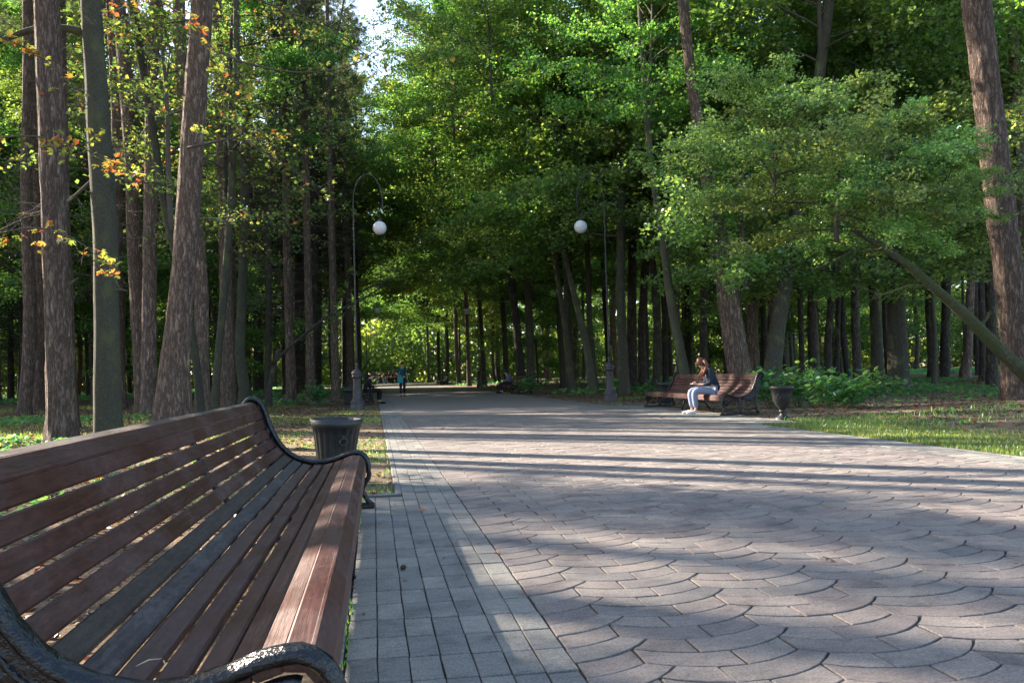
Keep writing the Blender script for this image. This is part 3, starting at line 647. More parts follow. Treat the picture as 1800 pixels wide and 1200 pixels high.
# right side, traced
R_ = [
 ('forest_tree', (918, 688), [(917, 670, 17), (906, 550, 15), (893, 450, 14), (884, 330, 13), (880, 200, 12)], 'dark', 'dark trunk leaning left above the small bush at mid distance', 20, [(0, 7, .9)], 48),
 ('mossy_tree', (1006, 690), [(1005, 670, 13), (998, 610, 11), (985, 520, 10), (968, 400, 10), (950, 280, 9), (930, 150, 8)], 'mossy', 'olive lit stem leaning left, left of the right lamp pedestal', 16, [(1, 6, .75)], 40),
 ('mossy_tree', (1041, 692), [(1040, 670, 17), (1030, 600, 14), (1010, 520, 11), (985, 420, 10), (965, 330, 9)], 'mossy', 'stout olive stem just left of the right lamp pedestal', 15, [(2, 6.5, .75)], 38),
 ('maple_tree', (1046, 690), [(1044, 660, 12), (1036, 560, 11), (1032, 430, 10), (1022, 300, 9), (1015, 150, 9)], 'maple', 'thin upright stem rising from behind the stout olive one', 17, [(3, 8, .7)], 41),
 ('forest_tree', (1112, 684), [(1112, 660, 19), (1110, 560, 18), (1112, 430, 16), (1108, 250, 14)], 'dark', 'left one of two broad black trunks right of the lamp pedestal', 20, [(0, 8, .9)], 44),
 ('forest_tree', (1130, 684), [(1130, 660, 17), (1128, 560, 15), (1138, 430, 13), (1150, 250, 12)], 'dark', 'right one of two broad black trunks right of the lamp pedestal', 20, [(1, 9, .9)], 45),
 ('maple_tree', (1204, 690), [(1204, 655, 19), (1190, 590, 18), (1175, 500, 17), (1163, 400, 15), (1145, 300, 13), (1135, 180, 12)], 'mossy', 'light olive trunk leaning left above the woman on the bench', 16, [(2, 8.5, .6)], 27),
 ('pine_tree', (1303, 690), [(1302, 655, 46), (1288, 580, 42), (1272, 470, 37), (1252, 370, 31), (1232, 250, 25), (1215, 140, 21), (1200, 0, 20)], 'pine', 'large ridged pine trunk leaning left directly behind the bench with the woman', 21, [], 24.5),
 ('pine_tree', (1326, 690), [(1326, 640, 20), (1320, 520, 21), (1312, 400, 20), (1316, 250, 18), (1320, 60, 17)], 'pine', 'straight pine trunk close to the right of the large leaning one', 22, [(3, 11, .8)], 31),
 ('maple_tree', (1356, 692), [(1357, 655, 36), (1370, 560, 28), (1385, 470, 26), (1398, 390, 25), (1415, 280, 23), (1440, 140, 22), (1456, 20, 20)], 'maple', 'thick trunk leaning right above the bench scroll and the litter bin', 18, [(0, 10, .8)], 25.5),
 ('forest_tree', (1430, 672), [(1430, 650, 19), (1427, 560, 18), (1428, 440, 18), (1422, 200, 16), (1424, 60, 16)], 'dark', 'straight dark trunk behind the lit shrubs, first right of the bin', 22, [(1, 9, .8)], 42),
 ('forest_tree', (1456, 680), [(1456, 660, 17), (1455, 600, 15), (1462, 520, 13), (1470, 430, 11)], 'dark', 'reddish brown slender trunk second right of the bin', 19, [(2, 8, .8)], 38),
 ('forest_tree', (1471, 668), [(1471, 640, 11), (1473, 560, 10), (1476, 430, 9)], 'dark', 'narrow trunk third right of the bin', 19, [(3, 8, .8)], 46),
 ('forest_tree', (1508, 682), [(1507, 660, 18), (1503, 560, 16), (1502, 440, 15), (1498, 250, 13)], 'dark', 'black trunk left of the light brown pair', 21, [(0, 9, .8)], 36),
 ('maple_tree', (1541, 690), [(1541, 670, 27), (1542, 600, 24), (1536, 500, 20), (1530, 420, 18), (1528, 260, 15)], 'maple', 'light brown trunk directly left of the broad smooth grey one', 18, [(1, 8, .8)], 32),
 ('maple_tree', (1581, 697), [(1580, 670, 42), (1578, 600, 38), (1574, 500, 33), (1568, 420, 30), (1562, 300, 24), (1558, 150, 22), (1562, 0, 18)], 'maple', 'broad smooth grey trunk with a dappled foot behind the shrubs', 18, [(2, 7, .8)], 27.6),
 ('forest_tree', (1640, 672), [(1640, 650, 22), (1636, 560, 19), (1630, 450, 17)], 'dark', 'left one of two dark trunks beyond the lit ground cover', 20, [(0, 8, .8)], 42),
 ('forest_tree', (1660, 670), [(1660, 650, 20), (1662, 560, 18), (1666, 450, 16)], 'dark', 'right one of two dark trunks beyond the lit ground cover', 20, [(3, 8, .8)], 43),
 ('pine_tree', (1697, 668), [(1697, 655, 22), (1703, 600, 17), (1706, 500, 16), (1712, 380, 15)], 'pine', 'brown pine with spread foot beyond the lit ground cover', 20, [(1, 9, .7)], 40),
 ('forest_tree', (1745, 690), [(1744, 660, 24), (1742, 560, 21), (1738, 450, 19), (1730, 300, 17)], 'dark', 'dark trunk hidden partly behind the big right pine', 19, [(2, 8, .8)], 29),
 ('pine_tree', (1795, 712), [(1793, 690, 70), (1784, 600, 60), (1772, 480, 58), (1760, 380, 58), (1748, 270, 57), (1732, 130, 58), (1716, 0, 58)], 'pine', 'very thick dark pine at the right edge, leaning left', 20, [], None),
 ('pine_tree', (1800, 692), [(1800, 660, 26), (1798, 500, 25), (1792, 300, 24), (1784, 130, 23), (1778, 0, 22)], 'pine', 'slimmer pine close behind the very thick right edge pine', 22, [(3, 10, .8)], 24),
 ('forest_tree', (1410, 676), [(1410, 655, 12), (1408, 560, 11), (1404, 440, 10)], 'dark', 'thin dark trunk just behind the right-leaning thick trunk', 18, [(0, 8, .7)], 40),
 ('maple_tree', (1240, 680), [(1238, 655, 16), (1236, 560, 15), (1240, 440, 14), (1246, 300, 12)], 'dark', 'dark trunk seen just left of the large leaning pine', 19, [(1, 8, .9)], 37),
 ('maple_tree', (1170, 678), [(1170, 655, 12), (1168, 560, 11), (1165, 440, 10)], 'dark', 'thin black stem between the black pair and the olive leaning trunk', 19, [(2, 8, .9)], 46),
]
for i, (nm, base, pts, bk, lbl, H_, cr, dep) in enumerate(R_):
    traced_tree(nm, base, pts, bk, lbl, height=H_, k=40 if pts[0][2] > 35 else 16, depth=dep, seed=30+i, furrow=.055 if 'pine' in nm else .03,
        crowns=[(CR_MAPLE[c], h, s, i*1.7) for c, h, s in cr])
# the fallen-looking mossy stem leaning in from the right
tL = traced_tree('leaning_tree', (1905, 735), [(1870, 722, 34), (1800, 655, 31), (1750, 608, 29), (1690, 546, 26), (1640, 505, 21), (1590, 458, 18), (1540, 428, 14), (1500, 405, 10)], 'pale_moss', 'mossy stem leaning far left in front of the very thick right edge pine', k=24, depth=15.2, furrow=.06, seed=70)
def crown_on(root, name, me, x, y, dep, sc, rz, dz=0):
    p = dpt(x, y, dep); O = np.array(root.location); c = link(name, me, root, tuple(p-O+np.array([0, 0, dz])), (0, 0, rz)); c.scale = (sc,)*3; return c
branch([(1645, 505), (1600, 500), (1550, 520), (1500, 500)], 15.2, .02, .005, tL, 'pale_moss', True, 71)
branch([(1600, 465), (1570, 440), (1500, 440), (1440, 470)], 15.2, .018, .004, tL, 'twig', True, 72)
branch([(1720, 575), (1735, 560), (1738, 548)], 15.2, .03, .022, tL, 'pale_moss', False, 73)
crown_on(tL, 'crown', CR_FINE[0], 1560, 440, 15.2, .42, 0, .15); crown_on(tL, 'crown', CR_FINE[1], 1470, 420, 15.0, .52, 2, .1); crown_on(tL, 'crown', CR_FINE[2], 1360, 330, 15.6, .45, 3, -.3)
crown_on(tL, 'crown', CR_FINE[2], 1690, 440, 15.2, .24, 4, .5)
# small-leaved understorey trees on the right, the overhanging green wall
def behind(px, d): p = dpt(px, 660, d); return p[0], p[1]
for i, ((x, y), h0, sc, lbl) in enumerate([
   (behind(1298, 25.6), 3.6, .9, 'small-leaved tree hidden by the large leaning pine, boughs hanging over the bench'),
   (behind(1362, 26.6), 3.4, 1.0, 'small-leaved tree hidden by the right-leaning trunk above the litter bin'),
   (behind(1580, 28.8), 3.6, 1.25, 'small-leaved tree behind the broad smooth grey trunk'),
   (behind(1784, 24.5), 3.8, 1.0, 'small-leaved tree filling the right edge behind the thick pine'),
   (behind(1507, 37), 5.6, 1.5, 'taller small-leaved tree behind the pale boughs'),
   (behind(1640, 31.5), 7.8, 1.25, 'small-leaved tree whose crown tops the pale boughs left of the thick right pine'),
   (behind(1190, 33), 6.5, 1.1, 'small-leaved tree crowning above the olive leaning trunk by the bench'),
   (behind(1700, 41), 5.8, 1.7, 'tall small-leaved tree behind the top of the thick right pine')]):
    P = [(0, 0, -.1), (U(-.2, .2), U(-.2, .2), 1.6), (U(-.3, .3), U(-.3, .3), h0+1)]
    rt = empty('small_leaved_tree', (x, y, 0)); tag(rt, lbl, 'tree')
    link('trunk', trunk_mesh(P, [.09, .075, .06], 12, 'maple', .02, seed=90+i), rt)
    c = link('crown', CR_FINE[i % 3], rt, (P[2][0], P[2][1], h0), (0, 0, i*1.3)); c.scale = (sc, sc, sc*.95)
# ------------------------------------------------------------------ the forest behind, tree by tree
def forest_kind(kind, i):
    g = np.random.default_rng(500+i); root = empty(kind)
    H = {'maple_tree': 16, 'spruce_tree': 14, 'pine_tree': 20, 'forest_tree': 18, 'young_maple': 4}[kind]
    r = {'maple_tree': .19, 'spruce_tree': .17, 'pine_tree': .24, 'forest_tree': .17, 'young_maple': .07}[kind]*g.uniform(.85, 1.2)
    z = np.linspace(0, H, 7); P = np.stack([np.cumsum(g.normal(0, .10, 7)), np.cumsum(g.normal(0, .10, 7)), z-.1], 1); P[0, :2] = 0
    bk = {'maple_tree': 'maple', 'spruce_tree': 'dark', 'pine_tree': 'pine', 'forest_tree': 'dark', 'young_maple': 'maple'}[kind]
    link('trunk', trunk_mesh(P, np.linspace(r, r*.6, 7), 12, bk, .04, seed=i, step=.6), root)
    at = lambda h: (np.interp(h, P[:, 2], P[:, 0]), np.interp(h, P[:, 2], P[:, 1]), h)
    if kind == 'maple_tree': link('crown', CR_MAPLE[i % 4], root, at(5.6)); c = link('crown', CR_MAPLE[(i+2) % 4], root, at(13), (0, 0, 2)); c.scale = (.9, .9, .8)
    if kind == 'young_maple': link('crown', CR_YOUNG[i % 3], root, at(1.6))
    if kind == 'spruce_tree': link('crown', CR_SPR[i % 2], root, at(3.5)); link('dead_branches', DEAD[i % 3], root, at(1.2)).scale = (.7, .7, .5)
    if kind == 'pine_tree': link('crown', CR_PINE[i % 2], root, at(15.5)); link('dead_branches', DEAD[i % 3], root, at(5)).scale = (.8,)*3
    if kind == 'forest_tree':
        c = link('crown', CR_MAPLE[(i+1) % 4], root, at(9.5)); c.scale = (.75, .75, .8); link('dead_branches', DEAD[i % 3], root, at(2.5)).scale = (.8,)*3
    return root
PROTO = {k: [forest_kind(k, i) for i in range(3)] for k in ('maple_tree', 'spruce_tree', 'pine_tree', 'forest_tree', 'young_maple')}
USED = set()
def put(kind, x, y, sc, label, group):
    v = PROTO[kind][rng.integers(3)]
    if v.name in USED: o = copy_tree(v)
    else: o = v; USED.add(v.name)
    o.location = (x, y, 0); o.rotation_euler = (0, 0, U(0, 6.28)); o.scale = (sc,)*3; tag(o, label, 'tree', group); return o
taken = [tuple(o.location)[:2] for o in bpy.data.objects if o.parent is None and o.get('category') == 'tree' and o.get('label')]
def free(x, y, d):
    return all((x-a)**2+(y-b)**2 > d*d for a, b in taken)
# the row along the right edge, boughs reaching over the avenue
for i, (x, y, sc) in enumerate([(10.2, 33.5, 1.05), (9.6, 40.5, 1.1), (9.2, 49, 1.1), (9.0, 57, 1.15), (8.6, 66, 1.15), (8.4, 75, 1.2), (8.6, 86, 1.2), (8.2, 97, 1.2), (8.4, 110, 1.25), (8.0, 125, 1.3)]):
    t_ = put('maple_tree', x, y, sc, ['maple whose high crown reaches over the avenue behind the right lamp', 'dense maple next beyond the right lamp, lit along its left side', 'dense maple beside the shaded bench, boughs over the avenue'][i] if i < 3 else ['fourth', 'fifth', 'sixth', 'seventh', 'eighth', 'ninth', 'tenth'][i-3]+' dense maple of the row along the right edge, counted from the right lamp', None if i < 3 else 'maples in a row along the far right edge of the avenue'); taken.append((x, y))
    if i < 5:
        t_.rotation_euler = (0, 0, 0)
        for k_, (dx, dz, q_) in enumerate(((-5.0, 11.5, .55),)): c = link('crown', CR_MAPLE[(i+k_) % 4], t_, (dx, U(-1, 1), dz), (0, 0, i+k_)); c.scale = (q_,)*3
def airy_pine(x, y, sc, label, i):
    root = empty('pine_tree', (x, y, 0), U(0, 6), sc); tag(root, label, 'tree'); P = np.array([(0, 0, -.1), (.1, 0, 6), (-.1, .1, 13), (.1, 0, 20)])
    link('trunk', trunk_mesh(P, [.2, .17, .14, .09], 14, 'pine', .04, seed=600+i, step=.5), root)
    for k, h in enumerate((12.0, 16)): c = link('crown', CR_PINE[(k+i) % 2], root, (0, 0, h), (0, 0, k*2.1)); c.scale = (.8, .8, .75)
    c = link('dead_branches', DEAD[i % 3], root, (0, 0, 3.2)); c.scale = (.9, .9, .7)
for i, (x, y, sc, lb_) in enumerate([(-2.6, 36, .9, 'airy grey-needled pine directly beside the left lamp, nearest of the row'), (-1.9, 43, 1.05, 'airy pine second beyond the left lamp'), (-2.2, 51, 1.1, 'airy pine third beyond the left lamp'), (-3.6, 38, 1.1, 'airy pine set back from the avenue behind the left lamp'), (-1.6, 58, 1.2, 'airy pine where the left row narrows to the distance')]):
    airy_pine(x, y, sc, lb_, i); taken.append((x, y))
for i, (x, y, sc) in enumerate([(-2.8, 62, 1.1), (-3.2, 74, 1.1), (-3, 88, 1.2), (-2.6, 102, 1.2), (-2.6, 118, 1.3)]):
    put('maple_tree' if i % 2 else 'forest_tree', x, y, sc, ['first', 'second', 'third', 'fourth', 'fifth'][i]+' leafy tree of the far row along the left edge beyond the airy pines', 'trees in a row along the far left edge of the avenue'); taken.append((x, y))
for x, y, sc in ((-1.2, 156, 1.2), (2.5, 166, 1.1), (5.8, 162, 1.2)):
    put('maple_tree', x, y, sc, 'leafy tree in the mass that closes the end of the avenue', 'trees closing the end of the avenue'); taken.append((x, y))
for x, y in ((.5, 151), (3.8, 153), (6.6, 149), (-2.6, 138)):
    put('young_maple', x, y, 1.0, 'low young tree at the end of the avenue', 'young trees closing the end of the avenue'); taken.append((x, y))
def scatter(n, xr, yr, kinds, gap, sc, label, group, test=None):
    k = 0; tries = 0
    while k < n and tries < n*40:
        tries += 1; x, y = U(*xr), U(*yr)
        if not free(x, y, gap) or (test and not test(x, y)): continue
        kd = kinds[rng.integers(len(kinds))]
        put(kd, x, y, U(*sc), label[kd], group); taken.append((x, y)); k += 1
LR = {'maple_tree': 'leafy maple among many in the wood on the right', 'forest_tree': 'dark slender high-crowned tree among many in the wood on the right', 'spruce_tree': 'dark spruce among the broadleaved wood on the right', 'pine_tree': 'tall pine among the broadleaved wood on the right', 'young_maple': 'low young maple in the shade of the wood on the right'}
LL = {'maple_tree': 'leafy tree among many deep in the wood on the left', 'forest_tree': 'dark slender high-crowned tree among many in the wood on the left', 'spruce_tree': 'dark spruce with bare lower twigs in the wood on the left', 'pine_tree': 'tall straight pine among many in the wood on the left', 'young_maple': 'low young broadleaved tree in the wood on the left'}
def grp(kd, s): return {'maple_tree': 'leafy trees', 'forest_tree': 'slender dark trees', 'spruce_tree': 'spruces', 'pine_tree': 'pines', 'young_maple': 'young trees'}[kd]+' in the wood on the '+s
def scat(side, n, xr, yr, kinds, gap, sc, test=None):
    for kd in sorted(set(kinds)):
        m_ = round(n*kinds.count(kd)/len(kinds)); scatter(m_, xr, yr, [kd], gap, sc, LR if side == 'right' else LL, grp(kd, side), test)
def lit(x, y):      # gaps in the wood on the left through which the low sun reaches the avenue
    s = .643*x+.766*y
    return x > -7 or not any(abs(s-c) < w for c, w in ((10.3, 4.4), (21, 4.6), (32, 3), (40, 2)))
vis = lambda x, y: -41.5 < math.degrees(math.atan2(x, y)) < 43
scat('right', 56, (10.5, 45), (30, 100), ['forest_tree']*6+['maple_tree']+['pine_tree', 'young_maple'], 2.3, (.85, 1.15), lambda x, y: vis(x, y) and x > 8.5+.02*y)
scat('right', 34, (12, 75), (55, 130), ['forest_tree', 'forest_tree', 'maple_tree'], 3.0, (1, 1.3), vis)
scat('left', 44, (-30, -4), (30, 85), ['pine_tree', 'forest_tree', 'pine_tree', 'spruce_tree', 'spruce_tree'], 2.3, (.95, 1.3), lambda x, y: vis(x, y) and x < -4.2 and lit(x, y))
scat('left', 6, (-38, -7), (34, 80), ['young_maple'], 3.5, (.9, 1.2), vis)
before_ = {o.name for o in bpy.data.objects}
scat('left', 11, (-19, -5.5), (19, 35), ['pine_tree'], 1.6, (.85, 1.15), vis)
def photo_x(o):
    d = np.array(o.location)-CC; return 900+FPX*(d@CR)/(d@CF)
new_ = sorted([o for o in bpy.data.objects if o.get('category') == 'tree' and o.get('group') == grp('pine_tree', 'left') and o.parent is None and -19 < o.location.x < -5.5 and 19 < o.location.y < 35 and (o.name not in before_ or True)], key=photo_x)
marks = [(-1e9, 'the left picture edge'), (112, 'the thick plated pine'), (190, 'the grey green trunk with the bare branch'), (303, 'the biggest leaning pine'), (430, 'the straight smooth greenish trunk'), (631, 'the left lamp')]
cnt = {}
for o in new_:
    x = photo_x(o); k = max(i for i, (m, _) in enumerate(marks) if x >= m); cnt[k] = cnt.get(k, 0)+1
    o['label'] = ['', 'nearest', 'second', 'third', 'fourth', 'fifth', 'sixth', 'seventh', 'eighth', 'ninth', 'tenth', 'eleventh'][cnt[k]]+' set-back pine to the right of '+marks[k][1]
scat('left', 22, (-68, -39), (47, 82), ['spruce_tree', 'forest_tree', 'maple_tree'], 2.4, (1.0, 1.35), vis)
scat('left', 9, (-50, -22), (60, 100), ['maple_tree'], 3.5, (.9, 1.2), vis)
scat('left', 7, (-42, -24), (30, 50), ['maple_tree'], 3.5, (.8, 1.0), lambda x, y: vis(x, y) and lit(x, y))
scat('left', 26, (-60, -6), (70, 130), ['maple_tree', 'spruce_tree', 'pine_tree'], 3.0, (1, 1.3), vis)
for x, y, sc, lb_ in ((-18, 47.5, 1.0, 'leafy maple filling the gap left of the thick plated pine, nearest of its clump'), (-15.5, 50.5, 1.1, 'leafy maple seen between the thick plated pine and the grey green trunk'), (-20.5, 54, 1.1, 'leafy maple at the left picture edge behind the nearest one of its clump'), (-22.5, 60, 1.2, 'tall leafy maple at the back of the clump by the left picture edge'), (-13.6, 44, .9, 'leafy maple seen just right of the grey green trunk'), (-1.2, 67, 1.15, 'leafy maple closing the gap of sky above the left row')):
    put('maple_tree', x, y, sc, lb_, None)
# out of the frame on the left: trunks and thin crowns that break up the low sun
for (x, y, kd, sc) in [(-9.5, 11, 'pine_tree', 1), (-13, 15.5, 'pine_tree', 1.1), (-17, 12, 'pine_tree', 1), (-8, 6.2, 'pine_tree', .9), (-14, 8, 'pine_tree', 1), (-21, 17, 'pine_tree', 1), (-6.5, 3.2, 'pine_tree', .8), (-12, 5, 'pine_tree', 1), (-20, 24.4, 'pine_tree', .8), (-24, 24.2, 'pine_tree', .8)]:
    put(kd, x, y, sc, LL[kd], grp(kd, 'left'))
sh = empty('maple_tree', (-18.4, 22.8, 0)); tag(sh, 'slender maple added out of view on the left, its small high crown shading the near paving', 'tree')  # unseen tree, added for the shade its crown casts on the near paving
link('trunk', trunk_mesh([(0, 0, -.1), (.2, .1, 6), (0, .2, 12)], [.15, .12, .08], 12, 'maple', .03, seed=77), sh); c = link('crown', CR_MAPLE[1], sh, (0, .2, 10.5)); c.scale = (.34, .34, .42)
# the far wood that closes the view
g_ = np.random.default_rng(9); q = MB()
for (n_, r0, r1, hh, sz) in ((52000, 128, 150, 9, .8), (60000, 150, 185, 24, 1.1)):
    ang = g_.uniform(math.radians(-46), math.radians(47), n_); rad = g_.uniform(r0, r1, n_)
    hgt = g_.uniform(0, 1, n_)**.9*(hh+.2*hh*np.sin(ang*23)+.15*hh*np.sin(ang*51+1)); X = np.sin(ang)*rad; Y = np.cos(ang)*rad
    ok = hgt > -1; C = np.stack([X, Y, hgt], 1)[ok]
    cl = g_.random(4000); leaves(q, C, sz, 2.0, 0, .8, np.clip(cl[(C[:, 0]//3+C[:, 2]//2.5*37).astype(int) % 4000]*.7+.1, 0, 1), g_)
tag(link('far_wood', q.mesh('far_wood', [M['leaf']])), kind='stuff')
for k_, v in PROTO.items():
    for o in v:
        if o.name not in USED:
            for ch in list(o.children): bpy.data.objects.remove(ch)
            bpy.data.objects.remove(o)
# ------------------------------------------------------------------ park bench
PROF = np.array([(-1.03, .845), (-1.005, .895), (-.96, .915), (-.905, .895), (-.868, .845), (-.845, .78), (-.82, .705), (-.785, .62), (-.74, .54), (-.675, .465), (-.59, .415), (-.49, .385), (-.39, .385), (-.29, .41), (-.20, .445), (-.135, .455), (-.08, .435), (-.05, .39), (-.04, .33), (-.045, .27)])
def resample(P, n):
    P = np.asarray(P, float); s = np.r_[0, np.cumsum(np.linalg.norm(np.diff(P, axis=0), axis=1))]
    # smooth with a Catmull-like cubic by dense linear + averaging
    t = np.linspace(0, s[-1], 400); Q = np.stack([np.interp(t, s, P[:, k]) for k in range(P.shape[1])], 1)
    for _ in range(60): Q[1:-1] = .25*Q[:-2]+.5*Q[1:-1]+.25*Q[2:]
    s = np.r_[0, np.cumsum(np.linalg.norm(np.diff(Q, axis=0), axis=1))]
    t = np.linspace(0, s[-1], n); return np.stack([np.interp(t, s, Q[:, k]) for k in range(Q.shape[1])], 1), s[-1]
def spiral(cx, cz, r0, r1, a0, turns, n=26):
    a = a0+np.linspace(0, turns*2*math.pi, n); r = np.linspace(r0, r1, n); return np.stack([cx+r*np.cos(a), cz+r*np.sin(a)], 1)
def bench_end(q, y, k=10, fancy=True):
    C, L = resample(PROF, 46)
    front = spiral(-.125, .27, .085, .018, math.radians(0), -1.6); rear = spiral(-.965, .83, .066, .014, math.radians(165), 1.4)
    # main strap, proud of the slats
    T = np.gradient(C, axis=0); T /= np.linalg.norm(T, axis=1)[:, None]; Nn = np.stack([T[:, 1]*-1, T[:, 0]], 1)
    if Nn[20][1] < 0: Nn = -Nn
    Cc = C-Nn*.004
    path_ = np.concatenate([rear[::-1], Cc[2:-1], front])
    P3 = np.stack([path_[:, 0], np.full(len(path_), y), path_[:, 1]], 1)
    nr, nf = len(rear), len(front)
    R = np.concatenate([np.linspace(.010, .02, nr), np.full(len(Cc)-3, .022), np.linspace(.02, .010, nf)])
    q.tube(P3, R*1.0, k, up=(0, 1, 0), flat=1.75, disp=lambda P_, a: 1+.05*np.sin(P_[:, :1]*61+P_[:, 2:]*47+a[None]*3)+.035*np.sin(P_[:, :1]*140+a[None]*5))
    # web under the strap
    seg = np.arange(7, 27); wdt = .15*np.sin((seg-7)/19*np.pi)**.6+.004
    for yy_, s_ in ((y-.012, 1), (y+.012, -1)):
        top_ = C[seg]-Nn[seg]*.012; bot_ = C[seg]-Nn[seg]*wdt[:, None]; V = np.concatenate([np.c_[top_[:, 0], np.full(20, yy_), top_[:, 1]], np.c_[bot_[:, 0], np.full(20, yy_), bot_[:, 1]]])
        i_ = np.arange(19); q.add(V, np.stack([i_, i_+1, i_+21, i_+20], 1)[:, ::s_], smooth=False)
    q.tube(np.stack([bot_[:, 0], np.full(20, y), bot_[:, 1]], 1), .016, 8, up=(0, 1, 0), flat=1.3)
    inner = C[3:-6]-Nn[3:-6]*.062; q.tube(np.stack([inner[:, 0], np.full(len(inner), y), inner[:, 1]], 1), .011, 8, up=(0, 1, 0), flat=1.8)
    def rod(pts, r, kk=7):
        pts, _ = resample(np.array(pts), 14); q.tube(np.stack([pts[:, 0], np.full(len(pts), y), pts[:, 1]], 1), r, kk, up=(0, 1, 0))
    rod([(-.83, .68), (-.85, .5), (-.82, .25), (-.85, .08), (-.87, .03)], .036)
    rod([(-.06, .24), (-.10, .15), (-.06, .06), (-.02, .03)], .02)
    rod([(-.45, .37), (-.45, .2), (-.45, .04)], .05 if fancy else .03)
    if fancy:
        rod([(-.20, .22), (-.27, .34), (-.36, .30), (-.33, .22), (-.27, .25)], .014); rod([(-.70, .38), (-.60, .28), (-.62, .18), (-.69, .22)], .014)
        rod([(-.12, .14), (-.26, .10), (-.40, .16)], .014); rod([(-.80, .14), (-.66, .09), (-.5, .16)], .014)
        q.tube(np.array([[-.125, y-.035, .27], [-.125, y+.035, .27]]), .03, 10)
    q.box((-.44, y, .022), (.88, .07, .044), bev=.01)
def make_bench(name, y0, y1, slats_far=False, nsl=17):
    root = empty(name); ym = (y0+y1)/2
    C, L = resample(PROF, 300); s = np.linspace(0, L, 300)
    pitch = (L-.10)/nsl; Tn = np.gradient(C, axis=0); Tn /= np.linalg.norm(Tn, axis=1)[:, None]
    for i in range(nsl):
        c0 = .085+pitch*(i+.5)*.985; k = int(c0/L*299); c = C[k].copy(); t = Tn[k]; nrm = np.array([-t[1], t[0]])
        if nrm[1] < -.2 or (i > 12 and nrm[0] < 0 and nrm[1] < .4): nrm = -nrm
        if i > 14: nrm = np.array([abs(nrm[0]), nrm[1]])
        c -= nrm*(.034 if i < 6 else .022)
        w = pitch-(.0085 if i < 8 else .0075); th = .030; b = .006
        segs = 9; yy = np.linspace(y0+.015, y1-.015, segs)
        sh = [(-w/2+b, 0), (w/2-b, 0), (w/2, -b), (w/2, -th+b), (w/2-b, -th), (-w/2+b, -th), (-w/2, -th+b), (-w/2, -b)]
        if i == 0: sh = [(-w/2+.016, 0), (w/2-.016, 0), (w/2, -.013), (w/2, -th+b), (w/2-b, -th), (-w/2+b, -th), (-w/2, -th+b), (-w/2, -.013)]
        dz = rng.normal(0, .0018, 2)
        V = []
        for q_, y in enumerate(yy):
            bow = dz[0]*math.sin(q_/8*3.14)+dz[1]*math.sin(q_/8*6.28)
            for (a, h) in sh:
                p = c+t*a+nrm*(h+bow); V.append((p[0], y-ym, p[1]))
        V = np.array(V); i_ = np.arange(segs-1)[:, None]*8; j_ = np.arange(8)[None, :]
        Q = np.stack([i_+j_, i_+(j_+1) % 8, i_+8+(j_+1) % 8, i_+8+j_], -1).reshape(-1, 4)
        q = MB(); q.add(V, Q, smooth=False)
        for e in (0, segs-1):
            cc = V[e*8:e*8+8]; q.add(np.concatenate([cc, [cc.mean(0)]]), None, [[8, a, (a+1) % 8] for a in range(8)], smooth=False)
        mm = M['slat_far'] if slats_far else (M['slat_grey'] if i == 8 else M['slat_dull'] if i in (0, 7) else M['slat'])
        link('slat', q.mesh('slat', [mm]), root)
    for y in (y0, y1):
        q = MB(); bench_end(q, y-ym, 12); o = link('end_frame', q.mesh('end_frame', [M['iron']]), root)
    q = MB(); C2, _ = resample(PROF, 40); mid = np.stack([C2[:, 0], np.zeros(40), C2[:, 1]], 1)
    off = np.gradient(C2, axis=0); off /= np.linalg.norm(off, axis=1)[:, None]; nn = np.stack([off[:, 1], -off[:, 0]], 1)
    nn[nn[:, 1] > 0] *= -1
    mid[:, 0] += nn[:, 0]*.05; mid[:, 2] += nn[:, 1]*.05
    q.tube(mid[6:-4], .016, 6, up=(0, 1, 0))
    q.tube(np.array([[-.14, 0, .38], [-.17, 0, .2], [-.10, 0, .02]]), .02, 7, up=(0, 1, 0)); q.tube(np.array([[-.66, 0, .40], [-.70, 0, .2], [-.84, 0, .02]]), .02, 7, up=(0, 1, 0))
    q.tube(np.array([[-.17, 0, .2], [-.45, 0, .24], [-.70, 0, .2]]), .013, 6, up=(0, 1, 0))
    link('middle_frame', q.mesh('middle_frame', [M['iron']]), root)
    root.location = (0, ym, 0); return root
nb = make_bench('park_bench', 1.93, 6.9)
for ch_ in nb.children:          # its ends stand slightly out of square, like the tile rows
    for v_ in ch_.data.vertices: v_.co.y -= .085*(v_.co.x+.12)
nb.location.x = -.03; nb.rotation_euler.z = -.006
tag(nb, 'long brown slatted bench with black cast iron ends in the near left corner', 'bench')
wb = make_bench('park_bench', 0, 5.15, True); wb.location = (7.35, 19.75, 0); wb.rotation_euler = (0, 0, math.pi)
tag(wb, 'reddish slatted iron bench across the avenue on which the red-haired woman sits', 'bench')
lb = copy_tree(wb); lb.location = (-.02, 34.6, 0); lb.rotation_euler = (0, 0, 0)
tag(lb, 'dark iron bench on the left edge just behind the lamp pedestal', 'bench')
mbn = copy_tree(wb); mbn.location = (6.75, 44.3, 0)
tag(mbn, 'shaded iron bench with a seated person beyond the right-hand lamp', 'bench')
gb = copy_tree(wb); gb.location = (6.9, 92, 0)
tag(gb, 'small far bench on the right edge well beyond the seated people', 'bench')
